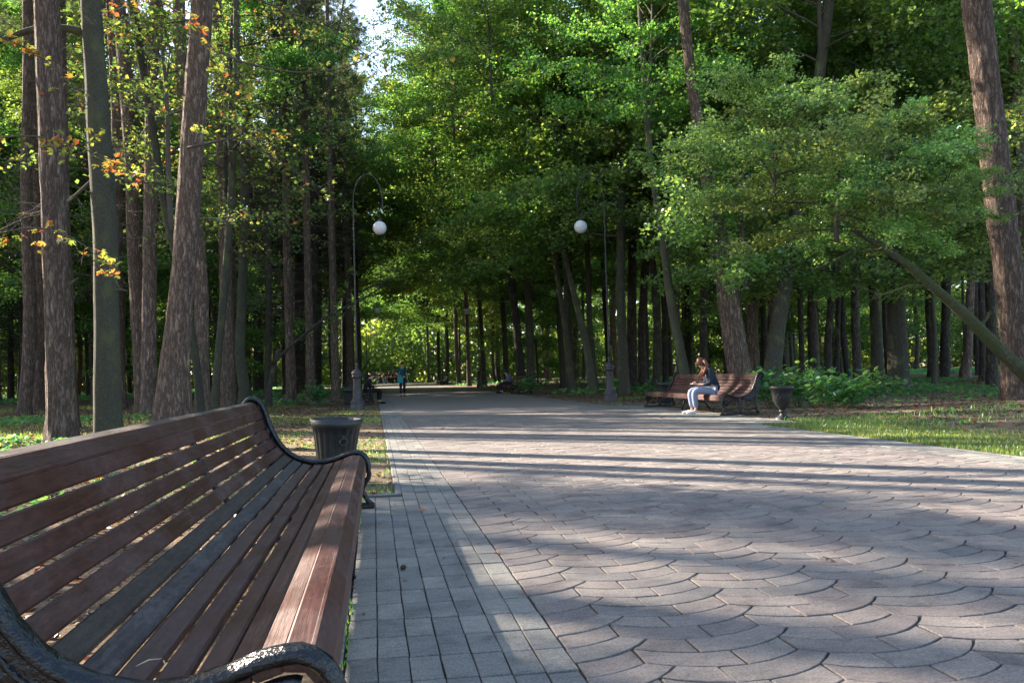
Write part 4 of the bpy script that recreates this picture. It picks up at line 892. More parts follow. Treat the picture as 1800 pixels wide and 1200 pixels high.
# ------------------------------------------------------------------ litter bins
def make_bin(octo=False):
    root = empty('litter_bin'); k = 8 if octo else 28
    fl = (lambda z, a: 1-.09*(np.cos(a*20) > .2)*((z > .12) & (z < .55))) if octo else (lambda z, a: 1+.012*np.cos(a*14)*((z > .28) & (z < .55)))
    prof = [(.01, .06), (.15, .06), (.165, .10), (.18, .2), (.20, .35), (.222, .5), (.236, .565), (.244, .57), (.258, .645), (.243, .65), (.232, .64), (.22, .5), (.17, .2), (.12, .14), (.01, .14)] if octo else \
        [(.01, .17), (.055, .17), (.07, .22), (.12, .27), (.165, .36), (.185, .48), (.20, .57), (.225, .585), (.232, .64), (.215, .65), (.20, .63), (.18, .48), (.15, .36), (.08, .28), (.01, .27)]
    q = MB(); q.lathe(prof, 80, flute=fl); link('bin_body', q.mesh('bin_body', [M['bin_iron']]), root)
    q = MB()
    if octo:
        q.lathe([(.19, 0), (.19, .03), (.15, .055), (.15, .062)], 24)
    else: q.lathe([(.16, 0), (.16, .02), (.10, .06), (.045, .10), (.045, .14), (.07, .16), (.055, .19), (.0, .19)], 24)
    link('foot', q.mesh('foot', [M['bin_iron']]), root)
    q = MB(); a = np.linspace(0, 2*math.pi, 15)
    for s_ in (0, math.pi):
        c0 = np.array([math.cos(s_), math.sin(s_), 0]); t0 = np.array([-math.sin(s_), math.cos(s_), 0])
        rr = .235 if octo else .19
        q.tube(np.array([c0*(rr+.012)+t0*.035*math.cos(x)+np.array([0, 0, .44+.035*math.sin(x)]) for x in a]), .009, 6, caps=False)
        q.lathe([(.0, 0), (.02, .005), (.022, .018), (0, .03)], 10, c=tuple(c0*(rr-.005)+np.array([0, 0, .475])))
        link('handle', q.mesh('handle', [M['bin_iron']]), root); q = MB()
    return root
b1 = make_bin(True); p = dpt(588, 768, 8.35); b1.location = (p[0], p[1], 0); b1.rotation_euler = (math.radians(-1.5), math.radians(2.5), -1.25)
tag(b1, 'black fluted litter bin just past the far end of the near bench', 'litter bin')
b2 = make_bin(); p = gpt(1376, 737); b2.location = (p[0], p[1], 0); b2.rotation_euler = (0, 0, .8)
tag(b2, 'black urn litter bin on a foot beside the woman’s bench near the leafy shrubs'.replace('’', "'"), 'litter bin')
b3 = copy_tree(b1); p = dpt(1168, 660, 24.3); b3.location = (p[0], p[1], 0); tag(b3, 'dark litter bin at the far end of the bench where the woman sits', 'litter bin')
b4 = copy_tree(b1); b4.location = (-.92, 31.2, 0); tag(b4, 'dark litter bin half hidden behind the pedestal of the left lamp', 'litter bin')
b5 = copy_tree(b1); b5.location = (7.6, 41.2, 0); tag(b5, 'dark litter bin beside the shaded bench beyond the right lamp', 'litter bin')
# ------------------------------------------------------------------ lamps
def make_lamp():
    root = empty('street_lamp')
    fl = lambda z, a: 1-.05*(np.cos(a*12) > .2)*((z > .42) & (z < 1.0))
    q = MB(); q.lathe([(.24, -.05), (.24, .17), (.225, .20), (.235, .22), (.235, .25), (.20, .30), (.155, .38), (.15, .42), (.128, 1.0), (.135, 1.04), (.165, 1.06), (.165, 1.11), (.15, 1.12), (.18, 1.15), (.18, 1.19), (.13, 1.27), (.08, 1.31), (.045, 1.34), (.04, 1.42), (.06, 1.45), (.045, 1.49), (.035, 1.52)], 48, flute=fl)
    link('pedestal', q.mesh('pedestal', [M['lamp_iron']]), root)
    q = MB(); z = np.linspace(1.5, 6.85, 20); q.tube(np.stack([0*z, 0*z, z], 1), np.linspace(.036, .02, 20), 10)
    for zz in (2.9, 4.4, 5.4): q.lathe([(.03, zz-.03), (.045, zz-.015), (.045, zz+.015), (.03, zz+.03)], 12)
    link('pole', q.mesh('pole', [M['lamp_iron']]), root)
    q = MB(); a = np.linspace(math.radians(180), math.radians(-25), 26)
    arch = np.stack([.48+.48*np.cos(a), 0*a, 6.85+.95*np.sin(a)*np.where(np.sin(a) > 0, 1, .55)], 1); arch[:, 2] -= .05
    q.tube(arch, .017, 8, up=(0, 1, 0))
    e = arch[-1]; t = np.linspace(0, 1, 18)
    hk = np.stack([e[0]-.14*np.sin(t*3.4), 0*t, e[2]-.16+.16*np.cos(t*3.4)], 1); q.tube(hk, np.linspace(.016, .009, 18), 7, up=(0, 1, 0))
    link('arm', q.mesh('arm', [M['lamp_iron']]), root)
    gx, gz = e[0]-.07, e[2]-.16-.16-.30
    q = MB(); q.lathe([(.012, gz+.42), (.012, gz+.30), (.05, gz+.28), (.075, gz+.20), (.08, gz+.185)], 16, c=(gx, 0, 0)); link('lamp_cap', q.mesh('lamp_cap', [M['lamp_iron']]), root)
    q = MB(); u = np.linspace(0, math.pi, 25); q.lathe(np.stack([.225*np.sin(u)+1e-4, gz-.225*np.cos(u)], 1), 36, c=(gx, 0, 0)); link('globe', q.mesh('globe', [M['globe']]), root)
    return root
la = make_lamp(); la.location = (-.55, 27.9, 0); tag(la, 'tall iron lamp with white globe, fluted pedestal on the left verge', 'street lamp', 'globe lamps lining the avenue')
for (x, y, rz, lbl) in ((7.92, 27.7, math.pi, 'iron lamp with white globe and fluted pedestal left of the woman on the bench'),
                        (-.5, 63, 0, 'farther globe lamp on the left verge seen below the big left globe'),
                        (8.1, 65, math.pi, 'farther globe lamp half among trees beyond the shaded bench'),
                        (-.5, 99, 0, 'tiny globe lamp far down the left verge'), (8.1, 101, math.pi, 'tiny globe lamp far down the right verge')):
    c = copy_tree(la); c.location = (x, y, 0); c.rotation_euler = (0, 0, rz); c['label'] = lbl
# ------------------------------------------------------------------ people
def skin_obj(name, joints, bones, m, parent, root=0, sub=1):
    me = bpy.data.meshes.new(name); me.from_pydata([j[0] for j in joints], bones, []); o = link(name, me, parent)
    md = o.modifiers.new('skin', 'SKIN'); md.use_smooth_shade = True
    if sub: o.modifiers.new('sub', 'SUBSURF').levels = sub; o.modifiers[-1].render_levels = sub
    lay = me.skin_vertices[0] if len(me.skin_vertices) else None
    if lay is None:
        return o
    for i, (p, r) in enumerate(joints):
        lay.data[i].radius = (r, r) if not isinstance(r, tuple) else r; lay.data[i].use_root = (i == root)
    me.materials.append(m); return o
def skin_mesh(name, joints, bones, m, parent, root=0, sub=1):
    import bmesh
    bm = bmesh.new(); bm.verts.layers.skin.verify(); sk = bm.verts.layers.skin[0]; vs = []
    for i, (p, r) in enumerate(joints):
        v = bm.verts.new(p); v[sk].radius = r if isinstance(r, tuple) else (r, r); v[sk].use_root = (i == root); vs.append(v)
    for a, b in bones: bm.edges.new((vs[a], vs[b]))
    me = bpy.data.meshes.new(name); bm.to_mesh(me); bm.free(); me.materials.append(m)
    o = link(name, me, parent); md = o.modifiers.new('skin', 'SKIN'); md.use_smooth_shade = True
    s = o.modifiers.new('sub', 'SUBSURF'); s.levels = sub; s.render_levels = sub
    return o
def blob(q, c, r, k=16, rot=None, m=0, cut=None):
    u = np.linspace(0, math.pi, 13); a = np.arange(k)*2*math.pi/k
    V = np.stack([np.outer(np.sin(u), np.cos(a)), np.outer(np.sin(u), np.sin(a)), np.outer(-np.cos(u), np.ones(k))], -1).reshape(-1, 3)*np.asarray(r)
    if rot is not None: V = V @ np.asarray(rot).T
    i = np.arange(12)[:, None]*k; j = np.arange(k)[None, :]
    q.add(V+np.asarray(c), np.stack([i+j, i+(j+1) % k, i+k+(j+1) % k, i+k+j], -1).reshape(-1, 4), m=m)
SK = simple('skin', (.42, .25, .19), .6, var=.08); REDHAIR = simple('red_hair', (.13, .04, .026), .5, .4, 60); DARKHAIR = simple('dark_hair', (.04, .028, .02), .5, .4, 60)
NAVY = simple('navy_cloth', (.018, .026, .042), .9, .5, 40); JEANS = simple('pale_jeans', (.19, .22, .31), .9, .4, 40, .12); WHITE = simple('white_shoe', (.55, .56, .6), .7); TEAL = simple('teal_shirt', (.012, .07, .095), .9, .5, 30)
DTROU = simple('dark_trousers', (.02, .019, .03), .9, .4); BLACK = simple('black_cloth', (.012, .012, .014), .9, .3); GREYJ = simple('grey_jacket', (.14, .14, .19), .9, .3); PHONE = simple('phone_black', (.01, .01, .012), .25)
TURQ = simple('turquoise_bag', (.03, .28, .33), .8, .3); SHIRTW = simple('light_shirt', (.5, .46, .48), .9); REDC = simple('red_cloth', (.25, .05, .05), .9)
def seated(name, loc, rz, top, trou, shoe, hair, long_hair, phone=True, det=True):
    """sits facing +X (hips at origin x=0), feet on z=0"""
    root = empty(name, loc, rz); L = []
    hz = .52
    # body
    J = [((0, 0, hz), .12), ((.03, 0, hz+.16), .115), ((.09, 0, hz+.33), .12), ((.14, 0, hz+.46), .075), ((.205, 0, hz+.51), .048), ((.275, 0, hz+.56), .062),
         ((.30, 0, hz+.64), .085), ((.305, 0, hz+.70), .055)]
    B = [(0, 1), (1, 2), (2, 3), (3, 4), (4, 5), (5, 6), (6, 7)]
    for s in (-1, 1):
        n0 = len(J); sh = ((.12, s*.17, hz+.42), .05)
        J += [sh, ((.13, s*.215, hz+.17), .04), ((.33, s*.10, hz+.135), .03), ((.40, s*.055, hz+.15), .022), ((.45, s*.04, hz+.17), .022)]
        B += [(3, n0), (n0, n0+1), (n0+1, n0+2), (n0+2, n0+3), (n0+3, n0+4)]
        n1 = len(J); f = .0 if s > 0 else .05
        J += [((.06, s*.09, hz-.02), .085), ((.30, s*.09, hz+.015), .075), ((.49+f, s*.085, hz+.0), .06), ((.47+f, s*.08, .28), .052), ((.45+f, s*.08, .10), .036), ((.50+f, s*.08, .045), .034), ((.60+f, s*.085, .035), .03)]
        B += [(0, n1), (n1, n1+1), (n1+1, n1+2), (n1+2, n1+3), (n1+3, n1+4), (n1+4, n1+5), (n1+5, n1+6)]
    skin_mesh('body', J, B, SK, root)
    # jacket
    T = [((-.02, 0, hz-.07), (.165, .185)), ((.02, 0, hz+.14), (.145, .15)), ((.08, 0, hz+.33), (.15, .145)), ((.135, 0, hz+.45), (.10, .09))]; Bt = [(0, 1), (1, 2), (2, 3)]
    for s in (-1, 1):
        n0 = len(T); T += [((.115, s*.17, hz+.415), .075), ((.12, s*.225, hz+.17), .062), ((.30, s*.12, hz+.13), .048)]; Bt += [(3, n0), (n0, n0+1), (n0+1, n0+2)]
    skin_mesh('jacket', T, Bt, top, root)
    # trousers
    T = [((.0, 0, hz-.02), (.135, .13))]; Bt = []
    for s in (-1, 1):
        f = .0 if s > 0 else .05; n0 = len(T); T += [((.07, s*.09, hz-.015), .105), ((.29, s*.092, hz+.02), .095), ((.48+f, s*.085, hz+.005), .08), ((.485+f, s*.082, .42), .075), ((.465+f, s*.08, .26), .070), ((.45+f, s*.08, .13), .066)]
        Bt += [(0, n0), (n0, n0+1), (n0+1, n0+2), (n0+2, n0+3), (n0+3, n0+4), (n0+4, n0+5)]
    skin_mesh('trousers', T, Bt, trou, root)
    for s in (-1, 1):
        f = .0 if s > 0 else .05
        skin_mesh('shoe', [((.44+f, s*.08, .05), (.042, .05)), ((.52+f, s*.083, .045), (.045, .048)), ((.62+f, s*.09, .035), (.045, .035)), ((.69+f, s*.092, .03), (.035, .025))], [(0, 1), (1, 2), (2, 3)], shoe, root)
    # hair
    q = MB(); rot = Matrix.Rotation(.45, 3, 'Y'); rot = np.array(rot)
    blob(q, (.278, 0, hz+.652), (.102, .09, .113), rot=rot)
    if long_hair:
        for k in range(-3, 4):
            y = k*.028; q.tube(np.array([[.235, y, hz+.70], [.165+.005*abs(k), y*1.25, hz+.58], [.17+.016*abs(k), y*1.6, hz+.46], [.21+.03*abs(k), y*1.9, hz+.33]]), [.05, .045, .036, .012], 7)
    link('hair', q.mesh('hair', [hair]), root)
    q = MB()
    if det:   # face: nose, brow shade; eyes
        q.tube(np.array([[.380, 0, hz+.65], [.407, 0, hz+.615], [.380, 0, hz+.60]]), [.008, .013, .008], 6); link('nose', q.mesh('nose', [SK]), root)
        q = MB()
        for s in (-1, 1): blob(q, (.367, s*.03, hz+.65), (.009, .012, .007), 8)
        link('eyes', q.mesh('eyes', [DARKHAIR]), root)
        for s in (-1, 1):     # fingers curled over the phone / book
            for f_ in range(4):
                q = MB(); bx, by = .455, s*.045+s*.006*(f_-1.5); zz = hz+.175-.012*f_
                q.tube(np.array([[bx, by, zz], [bx+.035, by-s*.012, zz+.012], [bx+.045, by-s*.032, zz+.008]]), [.009, .008, .006], 6); link('finger', q.mesh('finger', [SK]), root)
            q = MB(); q.tube(np.array([[.43, s*.04, hz+.19], [.455, s*.02, hz+.205]]), [.010, .008], 6); link('thumb', q.mesh('thumb', [SK]), root)
    return root
wm = seated('person', (7.66, 18.2, 0), math.pi-.12, NAVY, JEANS, WHITE, REDHAIR, True)
tag(wm, 'person with long red hair, dark jacket and pale jeans bent over something in their hands', 'person')
def prop(name, loc, rz, builder, mats, label, cat):
    q = MB(); builder(q); o = link(name, q.mesh(name, mats)); o.location = loc; o.rotation_euler = (0, 0, rz); return tag(o, label, cat)
c_, s_ = math.cos(math.pi-.12), math.sin(math.pi-.12)
prop('notebook', (7.66+c_*.47, 18.2+s_*.47, .655), math.pi-.12, lambda q: (q.box((0, 0, 0), (.13, .2, .012), rot=np.array(Matrix.Rotation(-.35, 3, 'Y')), bev=.003), q.box((.002, 0, .009), (.115, .185, .006), m=1, rot=np.array(Matrix.Rotation(-.35, 3, 'Y')))), [PHONE, WHITE], 'small dark notebook held by the red-haired person on the bench', 'notebook')
ld = seated('person', (-.30, 33.3, 0), .1, BLACK, BLACK, BLACK, DARKHAIR, False, det=False); tag(ld, 'person in black sitting on the bench behind the left lamp', 'person')
md = seated('person', (7.05, 43.6, 0), math.pi+.1, GREYJ, DTROU, BLACK, DARKHAIR, False, det=False); tag(md, 'person in grey jacket sitting on the shaded bench beyond the right lamp', 'person')
def walker(loc, rz, top, trou, hair, h=1.75, det=True, step=.12, name='person', akimbo=False):
    k = h/1.75; root = empty(name, loc, rz, k)     # faces -Y when rz = 0
    J = [((0, 0, .95), .11), ((0, 0, 1.12), .10), ((0, 0, 1.30), .12), ((0, 0, 1.42), .07), ((0, 0, 1.50), .05), ((0, -.01, 1.57), .07), ((0, -.01, 1.66), .085), ((0, -.005, 1.72), .055)]
    B = [(i, i+1) for i in range(7)]
    T = [((0, 0, .93), (.155, .115)), ((0, 0, 1.12), (.145, .105)), ((0, 0, 1.30), (.165, .12)), ((0, 0, 1.41), (.11, .08))]; Bt = [(0, 1), (1, 2), (2, 3)]
    P = [((0, 0, .93), (.145, .11))]; Bp = []
    for s in (-1, 1):
        if akimbo and s < 0: arm = [((s*.18, 0, 1.38), .05), ((s*.29, .02, 1.13), .04), ((s*.14, -.17, 1.06), .03), ((s*.06, -.21, 1.07), .026)]
        else: arm = [((s*.18, 0, 1.38), .05), ((s*.24, .02*s, 1.12), .04), ((s*.25, -.08, .90), .03), ((s*.25, -.11, .80), .028)]
        n0 = len(J); J += arm; B += [(3, n0), (n0, n0+1), (n0+1, n0+2), (n0+2, n0+3)]
        n0 = len(T); mid = tuple((np.array(arm[0][0])*.35+np.array(arm[1][0])*.65)); T += [((s*.175, 0, 1.385), .068), (mid, .062)]; Bt += [(3, n0), (n0, n0+1)]
        y = s*step; n1 = len(J); J += [((s*.09, 0, .88), .08), ((s*.09, -y*.5-.02, .50), .055), ((s*.09, y*.7, .10), .036), ((s*.09, y*.7-.05, .04), .034), ((s*.095, y*.7-.15, .03), .028)]
        B += [(0, n1), (n1, n1+1), (n1+1, n1+2), (n1+2, n1+3), (n1+3, n1+4)]
        n1 = len(P); P += [((s*.09, 0, .87), .098), ((s*.09, -y*.5-.02, .50), .072), ((s*.09, y*.7, .13), .06)]; Bp += [(0, n1), (n1, n1+1), (n1+1, n1+2)]
    skin_mesh('body', J, B, SK, root); skin_mesh('shirt', T, Bt, top, root); skin_mesh('trousers', P, Bp, trou, root)
    q = MB(); blob(q, (0, .012, 1.685), (.093, .105, .105)); link('hair', q.mesh('hair', [hair]), root)
    if det:
        for s in (-1, 1): skin_mesh('shoe', [((s*.09, s*step*.7+.02, .045), .045), ((s*.095, s*step*.7-.08, .04), .045), ((s*.1, s*step*.7-.19, .03), .034)], [(0, 1), (1, 2)], BLACK, root)
    return root
p = gpt(708, 696.5)
wk = walker((p[0], p[1], 0), .0, TEAL, DTROU, DARKHAIR, 1.78, akimbo=True); tag(wk, 'person in teal t-shirt and dark trousers walking along the avenue towards the camera', 'person')
prop('shoulder_bag', (p[0]-.11, p[1]-.17, .87), .1, lambda q: (q.box((0, 0, 0), (.30, .12, .36), bev=.04), q.tube(np.array([[-.1, .04, .17], [-.02, .0, .42], [.12, .10, .62]]), .018, 6)), [TURQ], 'turquoise bag slung in front of the walking person', 'bag')
far = [(664, 669.8, GREYJ, JEANS, 1.7), (668.5, 669.5, BLACK, DTROU, 1.75), (675, 669.2, REDC, JEANS, 1.6), (680, 669.6, NAVY, SHIRTW, 1.7), (684, 669, BLACK, DTROU, 1.8), (687.5, 669.7, SHIRTW, DTROU, 1.65), (691, 669, BLACK, DTROU, 1.75), (696, 669.4, REDC, BLACK, 1.7)]
fl_ = ['in grey at the left end', 'in black second from the left', 'in red left of the middle', 'in navy and pale trousers mid group', 'all in black right of the middle', 'in a pale top', 'in black at the right', 'in red nearest the walking person']
for (x, y, t_, tr, h_), s__ in zip(far, fl_):
    p = gpt(x, y-2.0); pp = gpt(x, 672.5); yy = 118+rng.uniform(-6, 14); d = depth_of(p); q = CC+(p-CC)*(yy/p[1])
    tag(walker((q[0], yy, 0), rng.uniform(-.5, .5), t_, tr, DARKHAIR, h_, det=False, name='person'), 'tiny distant person '+s__+' on the avenue', 'person', 'distant walkers at the end of the avenue')
# ------------------------------------------------------------------ shrubs, ground cover, litter
def shrub(name, loc, H, R, nst, nl, size, m, label, lobes=3, seed=0, group=None):
    g = np.random.default_rng(seed); root = empty(name, loc); tag(root, label, 'shrub', group); q = MB(); A = []; segs = []
    for i in range(nst):
        az = g.uniform(0, 6.28); P = limb(g, (g.normal(0, R*.15), g.normal(0, R*.15), -.02), (math.cos(az)*R/H*.9, math.sin(az)*R/H*.9, 1), H*g.uniform(.7, 1.05), 6, (0, 0, -.03), .1)
        segs += to_segs(P, .008, .003); A += [P[3], P[4], P[5], P[6], P[6]]
        for k in (3, 4, 5):
            for _ in range(2):
                a2 = g.uniform(0, 6.28); e = P[k]+np.array([math.cos(a2), math.sin(a2), .25])*R*.35; segs.append(np.r_[P[k], e, .004, .002]); A.append(e)
    pipes(q, segs, 4); link('stems', q.mesh('stems', [M['twig']]), root)
    q = MB(); A = np.array(A); C = A[g.integers(0, len(A), nl)]+g.normal(0, size*.6, (nl, 3)); leaves(q, C, size, .45, 0, .85, None, g, .5, lobes)
    link('foliage', q.mesh('foliage', [m]), root); return root
def at_px(x, y): p = gpt(x, y); return (p[0], p[1], 0)
def at_d(x, d): p = dpt(x, 660, d); return (p[0], p[1], 0)
for i, (x, d, H, R, n_, lb_) in enumerate([(1400, 20.5, 1.15, .6, 260, 'sunlit big-leaved shrub right behind the litter bin by the woman'), (1450, 19.0, .95, .55, 240, 'darker big-leaved shrub in the middle of the row right of the bin'),
      (1500, 18.6, .85, .55, 230, 'big-leaved shrub with drooping leaves right of the middle one'), (1540, 18.8, .95, .5, 220, 'rightmost big-leaved shrub of the row, before the broad grey trunk'), (1420, 22.5, 1.2, .6, 220, 'tall light green shrub behind the row beside the bin'),
      (1350, 20.5, 1.0, .5, 170, 'low leafy shrub behind the scroll end of the far bench')]):
    shrub('shrub', at_d(x, d), H, R, 9, n_, .16, M['herb'], lb_, seed=i)
shrub('shrub', at_px(558, 713), .95, .5, 12, 300, .14, M['herb'], 'pale green bush on the verge above the near litter bin', seed=11)
shrub('shrub', at_px(604, 700), .8, .6, 9, 160, .14, M['herb'], 'small bush directly left of the lamp pedestal', seed=12)
shrub('shrub', at_px(931, 693), .9, .7, 10, 260, .15, M['herb'], 'small dark green bush at the avenue edge left of the right lamp', seed=13)
shrub('shrub', at_px(645, 684), .9, .9, 8, 140, .18, M['herb'], 'low bush far down the left verge beyond the left bench', seed=14)
# grass
def grass(name, C, hgt, g, width=.006, m='grass', lean=.35):
    n = len(C); h = hgt*g.uniform(.5, 1.3, n); a = g.uniform(0, 6.28, n); S_ = np.stack([np.cos(a), np.sin(a), 0*a], 1); b = g.uniform(0, 6.28, n)
    L = np.stack([np.cos(b), np.sin(b), 0*b], 1)*(h*lean*g.uniform(.3, 1.6, n))[:, None]; w = (width*g.uniform(.7, 1.5, n))[:, None]
    mid = C+L*.4; mid[:, 2] += h*.6; top = C+L; top[:, 2] += h
    V = np.stack([C-S_*w, C+S_*w, mid+S_*w*.8, mid-S_*w*.8, top], 1).reshape(-1, 3); i = np.arange(n)[:, None]*5
    q = MB(); r = g.random(n); q.add(V, i+np.array([[0, 1, 2, 3]]), i+np.array([[3, 2, 4]]), r=0, smooth=False); q.qr[-1] = r; q.tr[-1] = r
    return tag(link(name, q.mesh(name, [M[m]])), kind='stuff')
def spread_pts(g, n, x0, x1, y0, y1, keep):
    x = g.uniform(x0, x1, n); y = g.uniform(y0, y1, n); k = keep(x, y) > g.random(n); x, y = x[k], y[k]
    return np.stack([x, y, ground_z(x, y)-.003], 1)
g_ = np.random.default_rng(77)
pn = lambda x, y, s, sd: np.clip(.5+.28*sm_noise(x*s, y*s, sd), 0, 1)
inb = lambda x, y: (x < BX1+.1) & (y > BY0-.1) & (y < BY1+.1)
C1 = spread_pts(g_, 90000, XR+.06, 10.4, 4.5, 15, lambda x, y: np.where(inb(x, y), 0, np.clip(1.15-(x-XR)/2.3+.9*(pn(x, y, 1.2, 1)-.5), 0, 1)*(.35+.65*pn(x, y, 2.5, 2))))
grass('lawn', C1, .055, g_, .0045)
C2 = spread_pts(g_, 60000, XR+.06, 22, 12, 34, lambda x, y: np.where(inb(x, y), 0, (pn(x, y, .5, 4) > .55)*.8*pn(x, y, 2, 3)))
grass('woodland_grass', C2, .09, g_, .008)
C3 = spread_pts(g_, 110000, -6, XL-.07, 7.7, 34, lambda x, y: np.clip(.9-.05*np.abs(x), 0, 1)*(pn(x, y, 1.6, 6) > .49)*(.2+.75*pn(x, y, 4, 7)))
grass('verge_grass', C3, .035, g_, .005)
C4 = spread_pts(g_, 30000, -20, -3, 12, 40, lambda x, y: (pn(x, y, .6, 8) > .55)*.8)
grass('left_wood_grass', C4, .08, g_, .009)
# low leafy ground cover
def herbs(name, C, size, g, hz=.13, m='herb'):
    n = len(C); C = C.copy(); C[:, 2] += g.uniform(.02, hz, n); q = MB(); leaves(q, C, size, .5, 0, .8, None, g, .2, 3 if size > .07 else 1)
    return tag(link(name, q.mesh(name, [M[m]])), kind='stuff')
herbs('ground_cover', spread_pts(g_, 36000, 10.5, 26, 17, 36, lambda x, y: np.clip((pn(x, y, .45, 12)-.38)*3.5, 0, 1)*np.clip((y-17)/3, 0, 1)), .10, g_)
herbs('left_ground_cover', spread_pts(g_, 26000, -14, -3.4, 7.5, 26, lambda x, y: np.clip((pn(x, y, .55, 13)-.42)*4, 0, 1)), .10, g_)
herbs('near_ground_cover', spread_pts(g_, 2600, -5.5, -1.7, 6.0, 11, lambda x, y: np.clip((pn(x, y, .9, 14)-.4)*4, 0, 1)*np.clip((-x-1.6)/1.5, 0, 1)), .09, g_, .10)
# dead leaves
def litter(name, C, size, g):
    n = len(C); C = C.copy(); C[:, 2] += g.uniform(.004, .022, n); q = MB(); leaves(q, C, size, .28, 0, .7, g.random(n)**1.3, g); return tag(link(name, q.mesh(name, [M['litter']])), kind='stuff')
litter('leaf_litter', spread_pts(g_, 60000, XR+.15, 30, 4, 42, lambda x, y: np.where(inb(x, y), 0, .25+.75*pn(x, y, .8, 15))*np.clip((x-XR)/2.5, .3, 1)), .085, g_)
litter('left_leaf_litter', spread_pts(g_, 110000, -22, XL-.07, 1.0, 40, lambda x, y: np.where((x > BAYX-.06) & (y < BAYY), 0, (.2+.8*pn(x, y, .9, 16))*np.clip((XL-x)/2.0, .3, 1))), .075, g_)
C = spread_pts(g_, 1600, -1.6, -.2, 1.5, 7.6, lambda x, y: .8*pn(x, y, 2, 17)); C[:, 2] += .006; q = MB(); leaves(q, C, .05, .35, 0, .6, None, g_, lobes=1); tag(link('leaves_under_bench', q.mesh('leaves_under_bench', [M['litter']])), kind='stuff')
C = spread_pts(g_, 1900, BAYX-.05, XR, 2.2, 30, lambda x, y: np.clip(.10+.9*np.exp(-np.minimum(x-BAYX, XR-x)/.35), 0, 1)*.8); C[:, 2] = .006
q = MB(); leaves(q, C, .028, .3, 0, .5, None, g_); tag(link('paving_debris', q.mesh('paving_debris', [M['litter']])), kind='stuff')
C = spread_pts(g_, 900, BAYX-.07, BAYX+.02, 2.2, 7.6, lambda x, y: (pn(x, y, 3, 21) > .5)*1.0); C[:, 2] = 0; grass('kerb_weeds', C, .022, g_, .003)
# far forest floor tufts so the wood's ground is not bare
C5 = spread_pts(g_, 40000, -45, 60, 34, 100, lambda x, y: np.where((x > -1) & (x < 8), 0, (pn(x, y, .3, 18) > .5)*.9)); herbs('distant_ground_cover', C5, .28, g_, .2)
# single fallen leaves and crumbs on the paving
m_or = simple('fallen_leaf_orange', (.34, .09, .03), .8); m_br = simple('fallen_leaf_brown', (.16, .07, .035), .8)
def fallen(px, py, size, m, label, nm='fallen_leaf', z=.012, cat='leaf'):
    p = gpt(px, py); g = np.random.default_rng(int(px)); q = MB(); leaves(q, np.array([[0, 0, 0.]]), size, .25, 0, .8, None, g, lobes=3)
    o = link(nm, q.mesh(nm, [m])); o.location = (p[0], p[1], z); return tag(o, label, cat)
fallen(743, 898, .10, m_or, 'curled orange leaf lying on the grey tiles near the bench corner')
fallen(1456, 986, .085, m_br, 'brown leaf lying alone on the fan paving at the right')
fallen(1163, 735, .13, m_br, 'dark leaf on the avenue in front of the far bench end')
fallen(873, 972, .04, m_or, 'tiny reddish leaf at the joint between border and fan paving')
fallen(779, 753, .14, m_br, 'small dark leaf on the avenue left of centre')
q = MB(); blob(q, (0, 0, .014), (.017, .024, .014), 10); o = link('pine_cone', q.mesh('pine_cone', [simple('cone_dark', (.03, .022, .018), .8, .5, 90)])); p = gpt(709, 1001); o.location = (p[0], p[1], 0); tag(o, 'small black cone lying on the grey tiles beside the bench', 'cone')
straw = simple('dry_straw', (.42, .36, .22), .8)
def straw_on(px, py, z, d, L, label):
    p = gpt(px, py, z); q = MB(); d = np.array(d, float); d /= np.linalg.norm(d); q.tube(np.array([d*-L/2, [0, 0, .006], d*L/2]), [.0012, .002, .0006], 5); o = link('dry_straw', q.mesh('dry_straw', [straw])); o.location = tuple(p+np.array([0, 0, .006])); tag(o, label, 'straw')
straw_on(288, 1170, .405, (.3, -1, .25), .11, 'pale dry straw sticking up from a seat slat of the near bench')
straw_on(262, 1168, .405, (.8, .6, .02), .06, 'short curved straw lying flat on a seat slat of the near bench')
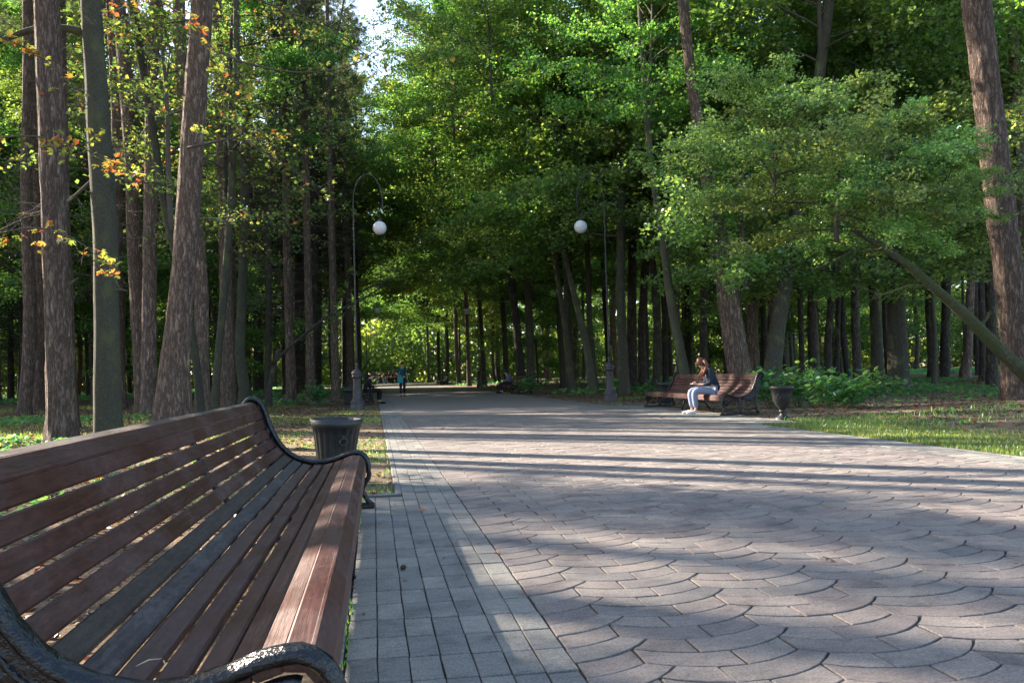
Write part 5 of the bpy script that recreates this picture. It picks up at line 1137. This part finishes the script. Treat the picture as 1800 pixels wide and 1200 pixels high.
# turning chestnut boughs reaching in from the left
ch = empty('chestnut_tree', tuple(dpt(-190, 660, 11.5)*np.array([1, 1, 0]))); tag(ch, 'chestnut outside the left edge whose orange-leaved twigs hang before the trunks', 'tree')
link('trunk', trunk_mesh([(0, 0, -.1), (.1, .1, 3), (0, .3, 7)], [.13, .11, .06], 14, 'mossy', .02, seed=300), ch)
for i, (pts, d_, nl) in enumerate([([(-190, 330), (-60, 250), (60, 235), (150, 262), (240, 300)], 11.5, 170), ([(-190, 100), (-60, 40), (60, 90), (130, 150), (150, 210)], 11.5, 110), ([(-190, 470), (-40, 420), (60, 395), (140, 420), (190, 470)], 11.5, 130), ([(-190, 0), (40, -40), (260, -20), (360, 60), (420, 150)], 11, 170)]):
    branch(pts, d_, .02, .005, ch, 'twig', True, 310+i, 'leaf_autumn', nl, .10)
ch2 = empty('chestnut_tree', tuple(dpt(560, 660, 17)*np.array([1, 1, 0])+np.array([-6, 3, 0]))); tag(ch2, 'chestnut whose sparse yellow and rust leaves hang over the top left of the avenue', 'tree')
link('trunk', trunk_mesh([(0, 0, -.1), (.1, .1, 4), (0, .3, 9)], [.14, .12, .07], 14, 'mossy', .02, seed=301), ch2)
for i, (pts, nl) in enumerate([([(330, -60), (450, 0), (560, 40), (640, 90), (680, 140)], 170), ([(330, 60), (420, 110), (520, 130), (620, 120), (700, 60)], 130), ([(330, 260), (420, 240), (500, 290), (560, 330)], 120), ([(420, -120), (560, -60), (660, -20), (740, 40), (790, 120)], 110)]):
    branch(pts, 17, .03, .006, ch2, 'twig', True, 330+i, 'leaf_olive', nl, .11)
# long arching dark bough by the left lamp
sp_ = empty('arching_tree', tuple(dpt(470, 660, 31)*np.array([1, 1, 0]))); tag(sp_, 'thin dark tree whose long bough arches behind the left lamp pole', 'tree')
link('trunk', trunk_mesh([(0, 0, -.1), (.1, 0, 1), (.4, .1, 2.2)], [.11, .09, .07], 12, 'dark', .03, seed=302), sp_)
branch([(478, 640), (520, 600), (575, 555), (640, 525), (672, 505), (690, 480), (672, 465)], 31, .07, .02, sp_, 'dark', True, 350, 'leaf', 260, .13)
